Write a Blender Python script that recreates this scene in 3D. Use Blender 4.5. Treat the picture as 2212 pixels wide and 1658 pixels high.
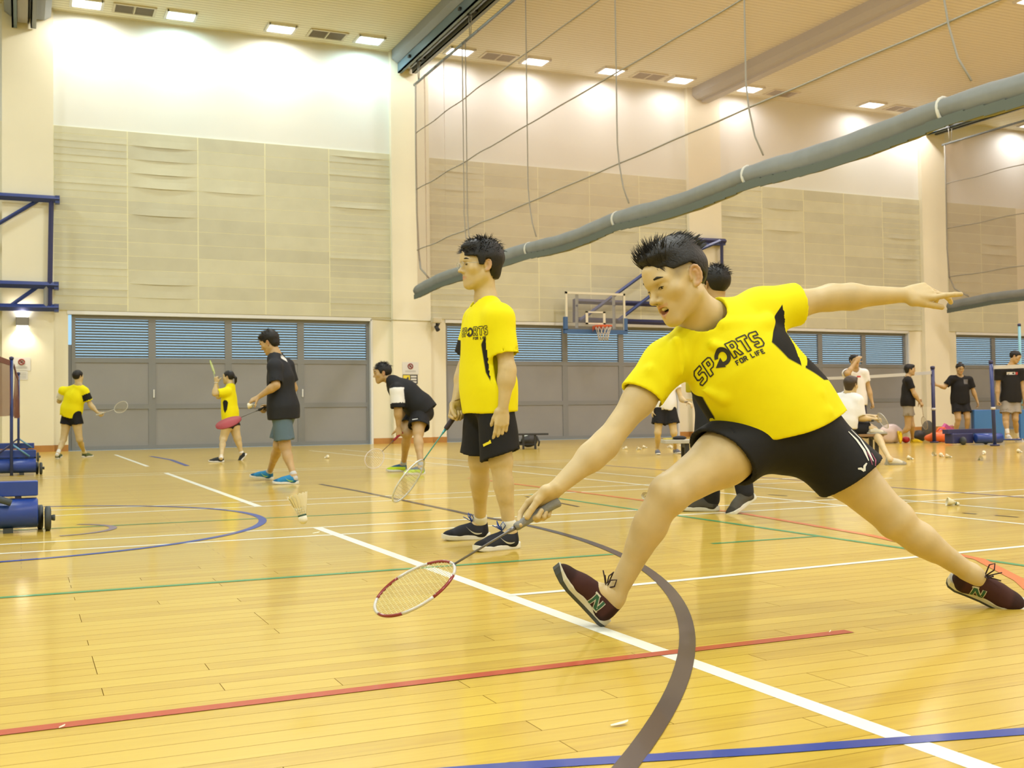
import bpy, bmesh, math, random
import numpy as np
from mathutils import Vector, Matrix
from mathutils.bvhtree import BVHTree
random.seed(7)
RNG = np.random.default_rng(7)
for _o in list(bpy.data.objects):
    bpy.data.objects.remove(_o, do_unlink=True)
scene = bpy.context.scene
COL = scene.collection

# ------------------------------------------------------------------ camera
F = 2398.06                     # focal length in pixels of the 2212 px wide frame
YAW, PITCH, ROLL, EYE = 0.41658, 0.027404, -0.012895, 0.73
FWD = np.array([math.sin(YAW) * math.cos(PITCH), math.cos(YAW) * math.cos(PITCH), math.sin(PITCH)])
_r = np.array([math.cos(YAW), -math.sin(YAW), 0.0])
_u = np.cross(_r, FWD)
RIGHT = math.cos(ROLL) * _r + math.sin(ROLL) * _u
UP = -math.sin(ROLL) * _r + math.cos(ROLL) * _u
EYEP = np.array([0, 0, EYE])
cam_data = bpy.data.cameras.new('camera')
cam_data.sensor_fit = 'HORIZONTAL'
cam_data.sensor_width = 36.0
cam_data.lens = F / 2212 * 36.0
cam_data.clip_end = 300
cam = bpy.data.objects.new('camera', cam_data)
COL.objects.link(cam)
_m = Matrix.Identity(4)
for i in range(3):
    _m[i][0], _m[i][1], _m[i][2], _m[i][3] = RIGHT[i], UP[i], -FWD[i], EYEP[i]
cam.matrix_world = _m
scene.camera = cam
cam_data.dof.use_dof = True
cam_data.dof.focus_distance = 3.85
cam_data.dof.aperture_fstop = 10.0

def ray(x, y):
    return (x - 1106) / F * RIGHT + (829 - y) / F * UP + FWD
def on_z(x, y, z=0.0):
    d = ray(x, y); return EYEP + d * ((z - EYE) / d[2])
def on_y(x, y, Y):
    d = ray(x, y); return EYEP + d * (Y / d[1])
def on_x(x, y, X):
    d = ray(x, y); return EYEP + d * (X / d[0])
def on_d(x, y, D):
    return EYEP + ray(x, y) * D

# ------------------------------------------------------------------ world and exposure
world = bpy.data.worlds.new('sky')
scene.world = world
world.use_nodes = True
bg = world.node_tree.nodes['Background']
bg.inputs[0].default_value = (0.36, 0.60, 0.78, 1)
bg.inputs[1].default_value = 1.15
vs = scene.view_settings
vs.view_transform = 'Standard'
vs.look = 'None'
vs.exposure = 0.14
vs.gamma = 1.0
vs.use_curve_mapping = False
cy = scene.cycles            # keep light paths short: an evenly lit hall
cy.max_bounces = 5; cy.diffuse_bounces = 3; cy.glossy_bounces = 2; cy.transmission_bounces = 2; cy.transparent_max_bounces = 8
cy.caustics_reflective = False; cy.caustics_refractive = False

# ------------------------------------------------------------------ the hall's main ceiling lamps (above and behind the camera)
HALL_POWER = 285.0
HALL_LAMPS = [(-5.0, 24.5), (4.6, 21.5), (14.0, 18.6), (22.5, 18.55), (31.5, 19.4)] + [(x, y) for y in (13.0, 6.5, 0.5, -5.0) for x in (-5.0, 4.6, 14.0, 23.5, 33.0)]
WASH_POWER = 185.0
CEIL = 10.45

# ------------------------------------------------------------------ materials
MATS = {}
def mat(name, color, rough=0.6, metal=0.0, noise=0.0, nscale=8.0, bump=0.0, bscale=60.0, spec=0.5, coat=0.0, emit=None, estr=0.0, trans=0.0, sss=0.0, alpha=None):
    if name in MATS:
        return MATS[name]
    m = bpy.data.materials.new(name); m.use_nodes = True
    nt = m.node_tree; b = nt.nodes['Principled BSDF']
    c = (color[0], color[1], color[2], 1)
    b.inputs['Base Color'].default_value = c
    b.inputs['Roughness'].default_value = rough
    b.inputs['Metallic'].default_value = metal
    b.inputs['Specular IOR Level'].default_value = spec
    b.inputs['Coat Weight'].default_value = coat
    b.inputs['Transmission Weight'].default_value = trans
    if sss:
        b.inputs['Subsurface Weight'].default_value = sss
        b.inputs['Subsurface Radius'].default_value = (0.012, 0.006, 0.003)
        b.inputs['Subsurface Scale'].default_value = 1.0
    if alpha is not None:
        b.inputs['Alpha'].default_value = alpha
    if emit:
        b.inputs['Emission Color'].default_value = (emit[0], emit[1], emit[2], 1)
        b.inputs['Emission Strength'].default_value = estr
    tc = nt.nodes.new('ShaderNodeTexCoord')
    if noise:
        n = nt.nodes.new('ShaderNodeTexNoise'); n.inputs['Scale'].default_value = nscale; n.inputs['Detail'].default_value = 4
        nt.links.new(tc.outputs['Object'], n.inputs['Vector'])
        hsv = nt.nodes.new('ShaderNodeHueSaturation'); hsv.inputs['Color'].default_value = c
        mr = nt.nodes.new('ShaderNodeMapRange')
        mr.inputs[1].default_value = 0.25; mr.inputs[2].default_value = 0.75
        mr.inputs[3].default_value = 1 - noise; mr.inputs[4].default_value = 1 + noise
        nt.links.new(n.outputs['Fac'], mr.inputs[0]); nt.links.new(mr.outputs[0], hsv.inputs['Value'])
        nt.links.new(hsv.outputs[0], b.inputs['Base Color'])
    if bump:
        n2 = nt.nodes.new('ShaderNodeTexNoise'); n2.inputs['Scale'].default_value = bscale; n2.inputs['Detail'].default_value = 3
        nt.links.new(tc.outputs['Object'], n2.inputs['Vector'])
        bp = nt.nodes.new('ShaderNodeBump'); bp.inputs['Strength'].default_value = bump; bp.inputs['Distance'].default_value = 0.01
        nt.links.new(n2.outputs['Fac'], bp.inputs['Height']); nt.links.new(bp.outputs[0], b.inputs['Normal'])
    MATS[name] = m
    return m

# ------------------------------------------------------------------ object helpers
def link(o, parent=None):
    COL.objects.link(o)
    if parent is not None:
        o.parent = parent
    return o
def tag(o, label=None, cat=None, group=None, kind=None):
    if label: o['label'] = label
    if cat: o['category'] = cat
    if group: o['group'] = group
    if kind: o['kind'] = kind
    return o
def empty(name, loc=(0, 0, 0), label=None, cat=None, group=None):
    o = bpy.data.objects.new(name, None); o.empty_display_size = 0.1
    o.location = loc
    link(o)
    return tag(o, label, cat, group)
def world_loc(o):
    p = np.zeros(3)
    while o is not None:
        p = p + np.array(o.location); o = o.parent
    return p
class MB:
    """collects simple shapes in world space, then links them as one mesh"""
    def __init__(s):
        s.v = []; s.f = []; s.smooth = []
    def add(s, verts, faces, smooth=False):
        n = len(s.v); s.v += [tuple(map(float, p)) for p in verts]
        s.f += [tuple(i + n for i in f) for f in faces]; s.smooth += [smooth] * len(faces)
        return s
    def box(s, lo, hi):
        (a, b, c), (d, e, f) = lo, hi
        return s.add([(a, b, c), (d, b, c), (d, e, c), (a, e, c), (a, b, f), (d, b, f), (d, e, f), (a, e, f)],
                     [(3, 2, 1, 0), (4, 5, 6, 7), (0, 1, 5, 4), (1, 2, 6, 5), (2, 3, 7, 6), (3, 0, 4, 7)])
    def obox(s, c, ax, ay, az):
        """box from centre and three half-axis vectors"""
        c, ax, ay, az = map(np.asarray, (c, ax, ay, az))
        v = [c + i * ax + j * ay + k * az for k in (-1, 1) for j in (-1, 1) for i in (-1, 1)]
        return s.add(v, [(2, 3, 1, 0), (4, 5, 7, 6), (0, 1, 5, 4), (1, 3, 7, 5), (3, 2, 6, 7), (2, 0, 4, 6)])
    def bbox(s, c, half, bev, R=None):
        """box with bevelled vertical outline (rounded rectangle prism), R 3x3 columns"""
        c = np.asarray(c, float); R = np.eye(3) if R is None else np.asarray(R)
        hx, hy, hz = half; pts = []
        for (sx, sy, a0) in ((1, 1, 0), (-1, 1, 90), (-1, -1, 180), (1, -1, 270)):
            for k in range(4):
                a = math.radians(a0 + 30 * k); pts.append((sx * (hx - bev) + bev * math.cos(a), sy * (hy - bev) + bev * math.sin(a)))
        v = []
        for z, sc in ((-hz, 0), (-hz + bev * .4, 1), (hz - bev * .4, 1), (hz, 0)):
            for (x, y) in pts:
                q = (x - math.copysign(bev * .4, x) * (1 - sc), y - math.copysign(bev * .4, y) * (1 - sc), z)
                v.append(c + R @ np.array(q))
        n = len(pts); f = [tuple(range(n - 1, -1, -1)), tuple(range(3 * n, 4 * n))]
        for r in range(3):
            for i in range(n):
                f.append((r * n + i, r * n + (i + 1) % n, (r + 1) * n + (i + 1) % n, (r + 1) * n + i))
        return s.add(v, f)
    def tube(s, pts, r, n=8, caps=True, smooth=True, flat=None):
        """tube along points; r number or list; flat = (axis vector, factor)"""
        P = [np.asarray(p, float) for p in pts]; R = r if hasattr(r, '__len__') else [r] * len(P)
        t0 = P[1] - P[0]; t0 /= np.linalg.norm(t0) + 1e-12
        h = np.array([0, 0, 1.0]) if abs(t0[2]) < .9 else np.array([1.0, 0, 0])
        a = np.cross(t0, h); a /= np.linalg.norm(a)
        v = []
        for i, p in enumerate(P):
            t = P[min(i + 1, len(P) - 1)] - P[max(i - 1, 0)]; t /= np.linalg.norm(t) + 1e-12
            a = a - t * (a @ t); a /= np.linalg.norm(a) + 1e-12; b = np.cross(t, a)
            for k in range(n):
                w = 2 * math.pi * k / n; off = R[i] * (math.cos(w) * a + math.sin(w) * b)
                if flat is not None:
                    fa = np.asarray(flat[0], float); off = off - fa * (off @ fa) * (1 - flat[1])
                v.append(p + off)
        f = []
        for i in range(len(P) - 1):
            for k in range(n):
                f.append((i * n + k, i * n + (k + 1) % n, (i + 1) * n + (k + 1) % n, (i + 1) * n + k))
        if caps:
            f.append(tuple(range(n - 1, -1, -1))); f.append(tuple((len(P) - 1) * n + k for k in range(n)))
        return s.add(v, f, smooth)
    def lathe(s, c, axis, prof, n=16, smooth=True):
        """surface of revolution: prof = [(along, radius)]"""
        c = np.asarray(c, float); t = np.asarray(axis, float); t = t / np.linalg.norm(t)
        h = np.array([0, 0, 1.0]) if abs(t[2]) < .9 else np.array([1.0, 0, 0])
        a = np.cross(t, h); a /= np.linalg.norm(a); b = np.cross(t, a); v = []
        for (z, r) in prof:
            for k in range(n):
                w = 2 * math.pi * k / n; v.append(c + t * z + r * (math.cos(w) * a + math.sin(w) * b))
        f = []
        for i in range(len(prof) - 1):
            for k in range(n):
                f.append((i * n + k, i * n + (k + 1) % n, (i + 1) * n + (k + 1) % n, (i + 1) * n + k))
        f.append(tuple(range(n - 1, -1, -1))); f.append(tuple((len(prof) - 1) * n + k for k in range(n)))
        return s.add(v, f, smooth)
    def quad(s, a, b, c, d):
        return s.add([a, b, c, d], [(0, 1, 2, 3)])
    def build(s, name, m, parent=None, origin=None):
        me = bpy.data.meshes.new(name)
        o = bpy.data.objects.new(name, me)
        V = np.array(s.v, float).reshape(-1, 3)
        if parent is not None:
            link(o, parent)
            V = V - world_loc(parent)
        else:
            link(o)
            if origin is None:
                origin = np.array([(V[:, 0].min() + V[:, 0].max()) / 2, (V[:, 1].min() + V[:, 1].max()) / 2, V[:, 2].min()])
            V = V - np.asarray(origin); o.location = origin
        me.from_pydata(V.tolist(), [], s.f)
        me.polygons.foreach_set('use_smooth', s.smooth)
        me.materials.append(m); me.update()
        return o
def struct(o, label=None):
    o['kind'] = 'structure'
    if label: o['label'] = label
    return o

# ------------------------------------------------------------------ floor
X0, X1, Y0, Y1 = -10.0, 46.0, -8.5, 28.2
PX0, PX1, PY0, PY1 = -1.6, 5.0, 1.26, 5.94       # patch of floor near the camera laid board by board
BW = 0.09
def floor_material(name, per_object):
    m = bpy.data.materials.new(name); m.use_nodes = True
    nt = m.node_tree; b = nt.nodes['Principled BSDF']; L = nt.links
    geo = nt.nodes.new('ShaderNodeNewGeometry')
    if per_object:
        oi = nt.nodes.new('ShaderNodeObjectInfo'); rnd = oi.outputs['Random']
    else:
        br = nt.nodes.new('ShaderNodeTexBrick')
        br.inputs['Scale'].default_value = 1.0; br.inputs['Mortar Size'].default_value = 0.0011; br.inputs['Mortar Smooth'].default_value = 0.3
        br.inputs['Brick Width'].default_value = 1.55; br.inputs['Row Height'].default_value = BW
        br.offset = 0.37; br.offset_frequency = 2
        br.inputs['Color1'].default_value = (0, 0, 0, 1); br.inputs['Color2'].default_value = (1, 1, 1, 1); br.inputs['Mortar'].default_value = (0.1, 0.1, 0.1, 1)
        L.new(geo.outputs['Position'], br.inputs['Vector'])
        sep = nt.nodes.new('ShaderNodeSeparateColor'); L.new(br.outputs['Color'], sep.inputs[0]); rnd = sep.outputs[0]
    mp = nt.nodes.new('ShaderNodeMapping'); mp.inputs['Scale'].default_value = (1.2, 22, 1)
    L.new(geo.outputs['Position'], mp.inputs['Vector'])
    gr = nt.nodes.new('ShaderNodeTexNoise'); gr.inputs['Scale'].default_value = 2.0; gr.inputs['Detail'].default_value = 6; gr.inputs['Distortion'].default_value = 0.4
    L.new(mp.outputs[0], gr.inputs['Vector'])
    ramp = nt.nodes.new('ShaderNodeValToRGB')
    ramp.color_ramp.elements[0].position = 0.0; ramp.color_ramp.elements[0].color = (0.430, 0.265, 0.028, 1)
    ramp.color_ramp.elements[1].position = 1.0; ramp.color_ramp.elements[1].color = (0.610, 0.435, 0.066, 1)
    e = ramp.color_ramp.elements.new(0.45); e.color = (0.560, 0.380, 0.046, 1)
    mix = nt.nodes.new('ShaderNodeMath'); mix.operation = 'MULTIPLY_ADD'; mix.inputs[1].default_value = 0.55
    sub = nt.nodes.new('ShaderNodeMath'); sub.operation = 'MULTIPLY_ADD'; sub.inputs[1].default_value = 0.75; sub.inputs[2].default_value = -0.1
    L.new(gr.outputs['Fac'], sub.inputs[0]); L.new(rnd, mix.inputs[0]); L.new(sub.outputs[0], mix.inputs[2])
    L.new(mix.outputs[0], ramp.inputs[0]); col = ramp.outputs[0]
    if not per_object:
        mm = nt.nodes.new('ShaderNodeMix'); mm.data_type = 'RGBA'
        L.new(br.outputs['Fac'], mm.inputs[0]); L.new(col, mm.inputs[6]); mm.inputs[7].default_value = (0.25, 0.13, 0.03, 1); col = mm.outputs[2]
    L.new(col, b.inputs['Base Color'])
    b.inputs['Roughness'].default_value = 0.45; b.inputs['Specular IOR Level'].default_value = 0.3
    b.inputs['Coat Weight'].default_value = 0.62; b.inputs['Coat Roughness'].default_value = 0.10
    bn = nt.nodes.new('ShaderNodeTexNoise'); bn.inputs['Scale'].default_value = 3.0; L.new(mp.outputs[0], bn.inputs['Vector'])
    bp = nt.nodes.new('ShaderNodeBump'); bp.inputs['Strength'].default_value = 0.05; bp.inputs['Distance'].default_value = 0.004
    L.new(bn.outputs['Fac'], bp.inputs['Height']); L.new(bp.outputs[0], b.inputs['Coat Normal'])
    return m
M_FLOOR = floor_material('wood_strip_floor', False)
M_PLANK = floor_material('wood_plank', True)
M_JOINT = mat('plank_edge', (0.20, 0.115, 0.02), 1.0, spec=0.0)
fl = MB()
fl.box((X0, Y0, -.2), (X1, PY0, 0)).box((X0, PY1, -.2), (X1, Y1, 0)).box((X0, PY0, -.2), (PX0, PY1, 0)).box((PX1, PY0, -.2), (X1, PY1, 0))
fl.box((PX0, PY0, -.2), (PX1, PY1, -.018))
floor = struct(fl.build('floor', M_FLOOR, origin=(0, 0, 0)))
PLANKS = {}
def plank_mesh(L):
    if L in PLANKS: return PLANKS[L]
    g = 0.0006; c = 0.0004; x0, x1, y0, y1 = g, L - g, g, BW - g
    v = [(x0, y0, -.018), (x1, y0, -.018), (x1, y1, -.018), (x0, y1, -.018), (x0, y0, -c), (x1, y0, -c), (x1, y1, -c), (x0, y1, -c),
         (x0 + c, y0 + c, 0), (x1 - c, y0 + c, 0), (x1 - c, y1 - c, 0), (x0 + c, y1 - c, 0)]
    f = [(0, 1, 5, 4), (1, 2, 6, 5), (2, 3, 7, 6), (3, 0, 4, 7), (4, 5, 9, 8), (5, 6, 10, 9), (6, 7, 11, 10), (7, 4, 8, 11), (8, 9, 10, 11)]
    me = bpy.data.meshes.new('plank'); me.from_pydata(v, [], f); me.materials.append(M_PLANK); me.materials.append(M_JOINT)
    me.polygons.foreach_set('material_index', [1] * 8 + [0]); PLANKS[L] = me
    return me
nrow = int(round((PY1 - PY0) / BW)); nplank = 0
for r in range(nrow):
    x = PX0; first = True
    while x < PX1 - 1e-6:
        Lp = random.choice([0.9, 1.2, 1.5, 1.8, 2.1, 2.4]) if not first else random.choice([0.6, 1.2, 1.8])
        first = False
        if PX1 - x - Lp < 0.45: Lp = round(PX1 - x, 4)
        o = bpy.data.objects.new('plank', plank_mesh(Lp)); o.location = (x, PY0 + r * BW, 0)
        link(o, floor); x += Lp; nplank += 1
# painted court markings: thin films of paint on the boards
def paint(color, name, rough=0.5):
    m = mat(name, color, rough, noise=0.06, nscale=3.0, coat=0.4, spec=0.25)
    m.node_tree.nodes['Principled BSDF'].inputs['Coat Roughness'].default_value = 0.08
    return m
P_WHITE = paint((0.80, 0.82, 0.74), 'white_paint'); P_GREEN = paint((0.05, 0.27, 0.10), 'green_paint')
P_RED = paint((0.42, 0.06, 0.025), 'red_paint'); P_BLUE = paint((0.025, 0.055, 0.30), 'blue_paint')
P_ORANGE = paint((0.62, 0.16, 0.035), 'orange_paint'); P_DARK = paint((0.060, 0.038, 0.033), 'dark_brown_paint'); P_PURPLE = paint((0.20, 0.15, 0.20), 'faded_purple_paint')
_lz = [0.0004]
def pline(pts, w, m, name):
    """strip of paint through ground points"""
    _lz[0] += 0.00007; z = _lz[0]; P = [np.array(p[:2], float) for p in pts]; v = []; f = []
    for i, p in enumerate(P):
        t = P[min(i + 1, len(P) - 1)] - P[max(i - 1, 0)]; t /= np.linalg.norm(t); n = np.array([-t[1], t[0]])
        for s in (-1, 1): v.append((*(p + s * n * w / 2), z))
    for i in range(len(P) - 1): f.append((2 * i, 2 * i + 2, 2 * i + 3, 2 * i + 1))
    b = MB().add(v, [q[::-1] for q in f])
    return b.build(name, m, floor)
def arc(c, r, a0, a1, n=48):
    return [(c[0] + r * math.cos(math.radians(a0 + (a1 - a0) * i / n)), c[1] + r * math.sin(math.radians(a0 + (a1 - a0) * i / n))) for i in range(n + 1)]
for a, b in ((-4.5, 1.25), (1.25, 7.28), (9.22, 15.68), (18.0, 24.5)):
    if b != 1.25: pline([(1.79, a if a > 0 else -4.5), (1.79, b)], .062, P_WHITE, 'court_line')
pline([(1.79, -4.5), (1.79, 1.25)], .062, P_WHITE, 'court_line')
for y in (6.76, 7.26, 9.22, 9.79, 15.2, 15.66):
    pline([(-7, y), (8.5, y)], .04, P_WHITE, 'court_line')
pline([(1.79, 4.13), (2.37, 4.125), (4.85, 4.29), (7.0, 4.42)], .045, P_WHITE, 'court_line')
for x in (5.76, 6.50):
    pline([(x, -4), (x, 24)], .04, P_WHITE, 'court_line')
pline([(-7, 5.10), (2.8, 5.07)], .045, P_GREEN, 'court_line')
pline([(-.2, 8.15), (1.3, 8.13), (2.9, 8.12)], .04, P_GREEN, 'court_line')
pline([(4.245, -3), (4.245, 9.2)], .045, P_GREEN, 'court_line')
pline([(3.5, 5.2), (4.245, 5.2)], .04, P_GREEN, 'court_line')
pline([(-6, 2.87), (-.05, 2.885), (1.2, 2.91), (2.5, 2.925)], .05, P_RED, 'court_line')
pline([(-1.0, 2.55), (.93, 2.13), (1.46, 1.985), (2.07, 1.846), (4.5, 1.25)], .05, P_BLUE, 'court_line')
pline([(4.74, 12), (4.74, 8.7), (4.72, 6.6), (4.52, 5.1), (4.24, 4.02), (3.86, 3.44), (3.45, 2.95)], .055, P_ORANGE, 'court_line')
pline([(2.97, 11.9)] + [(3.02, y) for y in (10.5, 9, 8)] + arc((-3.789, 6.756), 6.834, 6, -62, 60), .052, P_DARK, 'court_line')
pline(arc((-.385, 8.328), 1.99, -110, 75, 60), .055, P_BLUE, 'court_line')
pline([(7.47, 14.5), (7.47, 5)], .05, P_PURPLE, 'court_line')
pline(arc((0.15, 8.0), .42, -80, 60, 20), .05, P_PURPLE, 'court_line')
pline([on_z(325, 985), on_z(370, 993), on_z(405, 1006)], .08, P_BLUE, 'court_line')
for (xa, ya, xb, yb) in ((1136, 1072, 1250, 1094), (1660, 1068, 1700, 1071), (1764, 1075, 1800, 1078), (2080, 1108, 2110, 1110), (2150, 1113, 2200, 1117)):
    pline([on_z(xa, ya), on_z(xb, yb)], .03, P_DARK, 'court_line')

# ------------------------------------------------------------------ walls and ceiling
M_WALL = mat('cream_painted_wall', (0.78, 0.745, 0.60), 0.75, noise=0.04, nscale=0.6)
M_UPWALL = mat('pale_upper_wall', (0.74, 0.76, 0.74), 0.8, noise=0.03, nscale=0.5)
M_TRIM = mat('white_steel_frame', (0.72, 0.74, 0.76), 0.45)
M_WOOD = mat('varnished_skirting', (0.42, 0.20, 0.05), 0.4, noise=0.2, nscale=3)
DZ, PZ = 3.27, 7.70
DOORS = [(1.02, 8.42), (10.53, 17.85), (19.75, 26.80), (28.92, 36.2)]
PILLARS = [(-.40, .70), (8.99, 10.05), (18.27, 19.42), (27.40, 28.45), (36.6, 37.7)]
wb = MB(); xs = X0
for a, b in DOORS:
    wb.box((xs, Y1, 0), (a, Y1 + .25, DZ)); xs = b
wb.box((xs, Y1, 0), (X1, Y1 + .25, DZ)).box((X0, Y1, DZ), (X1, Y1 + .25, PZ))
wall = struct(wb.build('wall_back', M_WALL, origin=(18, Y1, 0)))
MB().box((X0, Y1 + .002, PZ), (X1, Y1 + .25, CEIL)).build('upper_wall', M_UPWALL, wall)
for a, b in PILLARS:
    o = MB().box((a, Y1 - .16, 0), (b, Y1 + .01, CEIL)).build('pillar', M_WALL, wall)
struct(MB().box((X0 - .25, Y0, 0), (X0, Y1 + .25, CEIL)).build('wall_left', M_WALL))
struct(MB().box((X1, Y0, 0), (X1 + .25, Y1 + .25, CEIL)).build('wall_right', M_WALL))
struct(MB().box((X0, Y0 - .25, 0), (X1, Y0, CEIL)).build('wall_front', M_WALL))
nb = 0
for a, b in [(X0, DOORS[0][0]), (DOORS[0][1], DOORS[1][0]), (DOORS[1][1], DOORS[2][0]), (DOORS[2][1], DOORS[3][0])]:
    nb += 1
    q = MB().box((a, Y1 - .018, 0), (b, Y1, .15))
    for pa, pb in PILLARS:
        if pa > a - .1 and pb < b + .1: q.box((pa - .015, Y1 - .178, 0), (pb + .015, Y1 - .16, .15)).box((pa - .015, Y1 - .16, 0), (pa, Y1, .15)).box((pb, Y1 - .16, 0), (pb + .015, Y1, .15))
    struct(q.build('baseboard_back_%d' % nb, M_WOOD))
# ceiling of narrow metal strips
M_CEIL = bpy.data.materials.new('strip_ceiling'); M_CEIL.use_nodes = True
_nt = M_CEIL.node_tree; _b = _nt.nodes['Principled BSDF']; _b.inputs['Roughness'].default_value = 0.55
_g = _nt.nodes.new('ShaderNodeNewGeometry'); _mp = _nt.nodes.new('ShaderNodeMapping'); _mp.inputs['Scale'].default_value = (0, 1, 0)
_nt.links.new(_g.outputs['Position'], _mp.inputs['Vector'])
_w = _nt.nodes.new('ShaderNodeTexWave'); _w.wave_type = 'BANDS'; _w.bands_direction = 'Y'; _w.inputs['Scale'].default_value = 2.0
_nt.links.new(_mp.outputs[0], _w.inputs['Vector'])
_rp = _nt.nodes.new('ShaderNodeValToRGB'); _rp.color_ramp.elements[0].color = (0.54, 0.50, 0.32, 1); _rp.color_ramp.elements[1].color = (0.79, 0.76, 0.56, 1)
_rp.color_ramp.elements[0].position = .02; _rp.color_ramp.elements[1].position = .22
_nt.links.new(_w.outputs['Fac'], _rp.inputs[0]); _nt.links.new(_rp.outputs[0], _b.inputs['Base Color'])
_bp = _nt.nodes.new('ShaderNodeBump'); _bp.inputs['Strength'].default_value = .5; _bp.inputs['Distance'].default_value = .01
_nt.links.new(_w.outputs['Fac'], _bp.inputs['Height']); _nt.links.new(_bp.outputs[0], _b.inputs['Normal'])
struct(MB().box((X0, Y0, CEIL), (X1, Y1 + .25, CEIL + .2)).build('ceiling', M_CEIL, origin=(18, 10, CEIL)))

# acoustic boards between upper wall and doors, each its own board
M_BOARD = [mat('acoustic_board_a', (0.57, 0.56, 0.43), 0.85, noise=0.05, nscale=2), mat('acoustic_board_b', (0.54, 0.53, 0.41), 0.85, noise=0.06, nscale=2), mat('acoustic_board_c', (0.60, 0.59, 0.45), 0.85, noise=0.05, nscale=2)]
M_BATTEN = mat('board_batten', (0.80, 0.78, 0.54), 0.7)
rb = random.Random(3)
def board(x0, x1, z0, z1, sag=0.0, tilt=0.0):
    y = Y1 - .034; n = 6 if sag else 1; v = []; f = []
    for i in range(n + 1):
        t = i / n; x = x0 + (x1 - x0) * t; b = math.sin(math.pi * t) * sag
        for (yy, zz) in ((Y1 - .004, z0), (y - tilt - b, z0 - b * .6), (y - tilt * .2 - b * .3, (z0 + z1) / 2), (y, z1), (Y1 - .004, z1)):
            v.append((x, yy, zz))
    for i in range(n):
        for k in range(4): f.append((i * 5 + k, i * 5 + k + 1, i * 5 + 6 + k, i * 5 + 5 + k))
    f.append((4, 3, 2, 1, 0)); f.append(tuple(n * 5 + k for k in range(5)))
    MB().add(v, f).build('acoustic_board', rb.choice(M_BOARD), wall)
BAYS = [(.70, 8.99, 5), (10.05, 18.27, 5), (19.42, 27.40, 5), (28.45, 31.8, 2)]
for bi, (xa, xb, nc) in enumerate(BAYS):
    cw = (xb - xa) / nc
    MB().box((xa, Y1 - .0315, DZ + .06), (xb, Y1 - .003, PZ)).build('board_batten', M_BATTEN, wall)
    for c in range(nc):
        nr = 26 if c in (0, 4) and bi < 3 else 13
        rh = (PZ - DZ - .06) / nr
        for r in range(nr):
            z = DZ + .06 + r * rh
            sag = 0; tilt = 0
            if c == 1 and bi == 0 and rb.random() < .55: sag = rb.uniform(.012, .032)
            elif rb.random() < .05: sag = rb.uniform(.010, .03)
            if c in (0, 4) and rb.random() < .25: tilt = rb.uniform(.003, .009)
            board(xa + c * cw + .012, xa + (c + 1) * cw - .012, z + .006, z + rh - .006, sag, tilt)

# ------------------------------------------------------------------ doors
M_DOOR = mat('grey_steel_door', (0.265, 0.27, 0.285), 0.45, noise=0.04, nscale=1.5)
M_DFR = mat('grey_door_frame', (0.215, 0.225, 0.24), 0.45)
M_LOUV = mat('grey_louvre', (0.20, 0.22, 0.24), 0.5)
def make_door(n, x0, x1):
    root = empty('door_%d' % n, ((x0 + x1) / 2, Y1, 0)); struct(root)
    # white lintel and jambs
    t = MB().box((x0 - .02, Y1 - .03, DZ - .035), (x1 + .02, Y1 + .24, DZ + .05)).box((x1 - .005, Y1 - .03, 0), (x1 + .05, Y1 + .24, DZ))
    t.build('door_frame', M_TRIM, root)
    yd = Y1 + .14
    if n == 1:      # daylight slit beside the first leaf
        MB().box((x0, yd, 0), (x0 + .08, yd + .06, 2.52)).build('filler_strip', M_DFR, root)
        xs = x0 + .08
    else:
        xs = x0
    w = (x1 - xs) / 4
    for k in range(4):
        a, b = xs + k * w, xs + (k + 1) * w
        fr = MB(); s = .085; top = DZ - .035
        fr.box((a, yd - .03, 0), (a + s, yd + .04, top)).box((b - s, yd - .03, 0), (b, yd + .04, top))
        fr.box((a + s, yd - .03, top - .09), (b - s, yd + .04, top)).box((a + s, yd - .03, 2.10), (b - s, yd + .04, 2.22)).box((a + s, yd - .03, 0), (b - s, yd + .04, .10))
        fr.box((a + s, yd - .03, .98), (b - s, yd + .04, 1.10))
        leaf = fr.build('door_leaf', M_DFR, root)
        MB().box((a + s, yd - .008, .10), (b - s, yd + .03, .98)).build('door_panel', M_DOOR, leaf)
        MB().box((a + s, yd - .008, 1.10), (b - s, yd + .03, 2.10)).build('door_panel', M_DOOR, leaf)
        lv = MB(); nl = 14; z0, z1 = 2.22, top - .09; h = (z1 - z0) / nl
        for i in range(nl):
            z = z0 + (i + .5) * h
            lv.obox(((a + b) / 2, yd, z), ((b - a) / 2 - s, 0, 0), (0, .020, -.017), (0, .0034, .0040))
        tag(lv.build('louvre_slats', M_LOUV, leaf), kind='stuff')
        if k in (1, 3):
            MB().box((a + .02, yd - .07, 1.25), (a + .05, yd - .03, 1.45)).build('door_handle', M_TRIM, leaf)
    return root
for i, (a, b) in enumerate(DOORS): make_door(i + 1, a, b)

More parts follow.
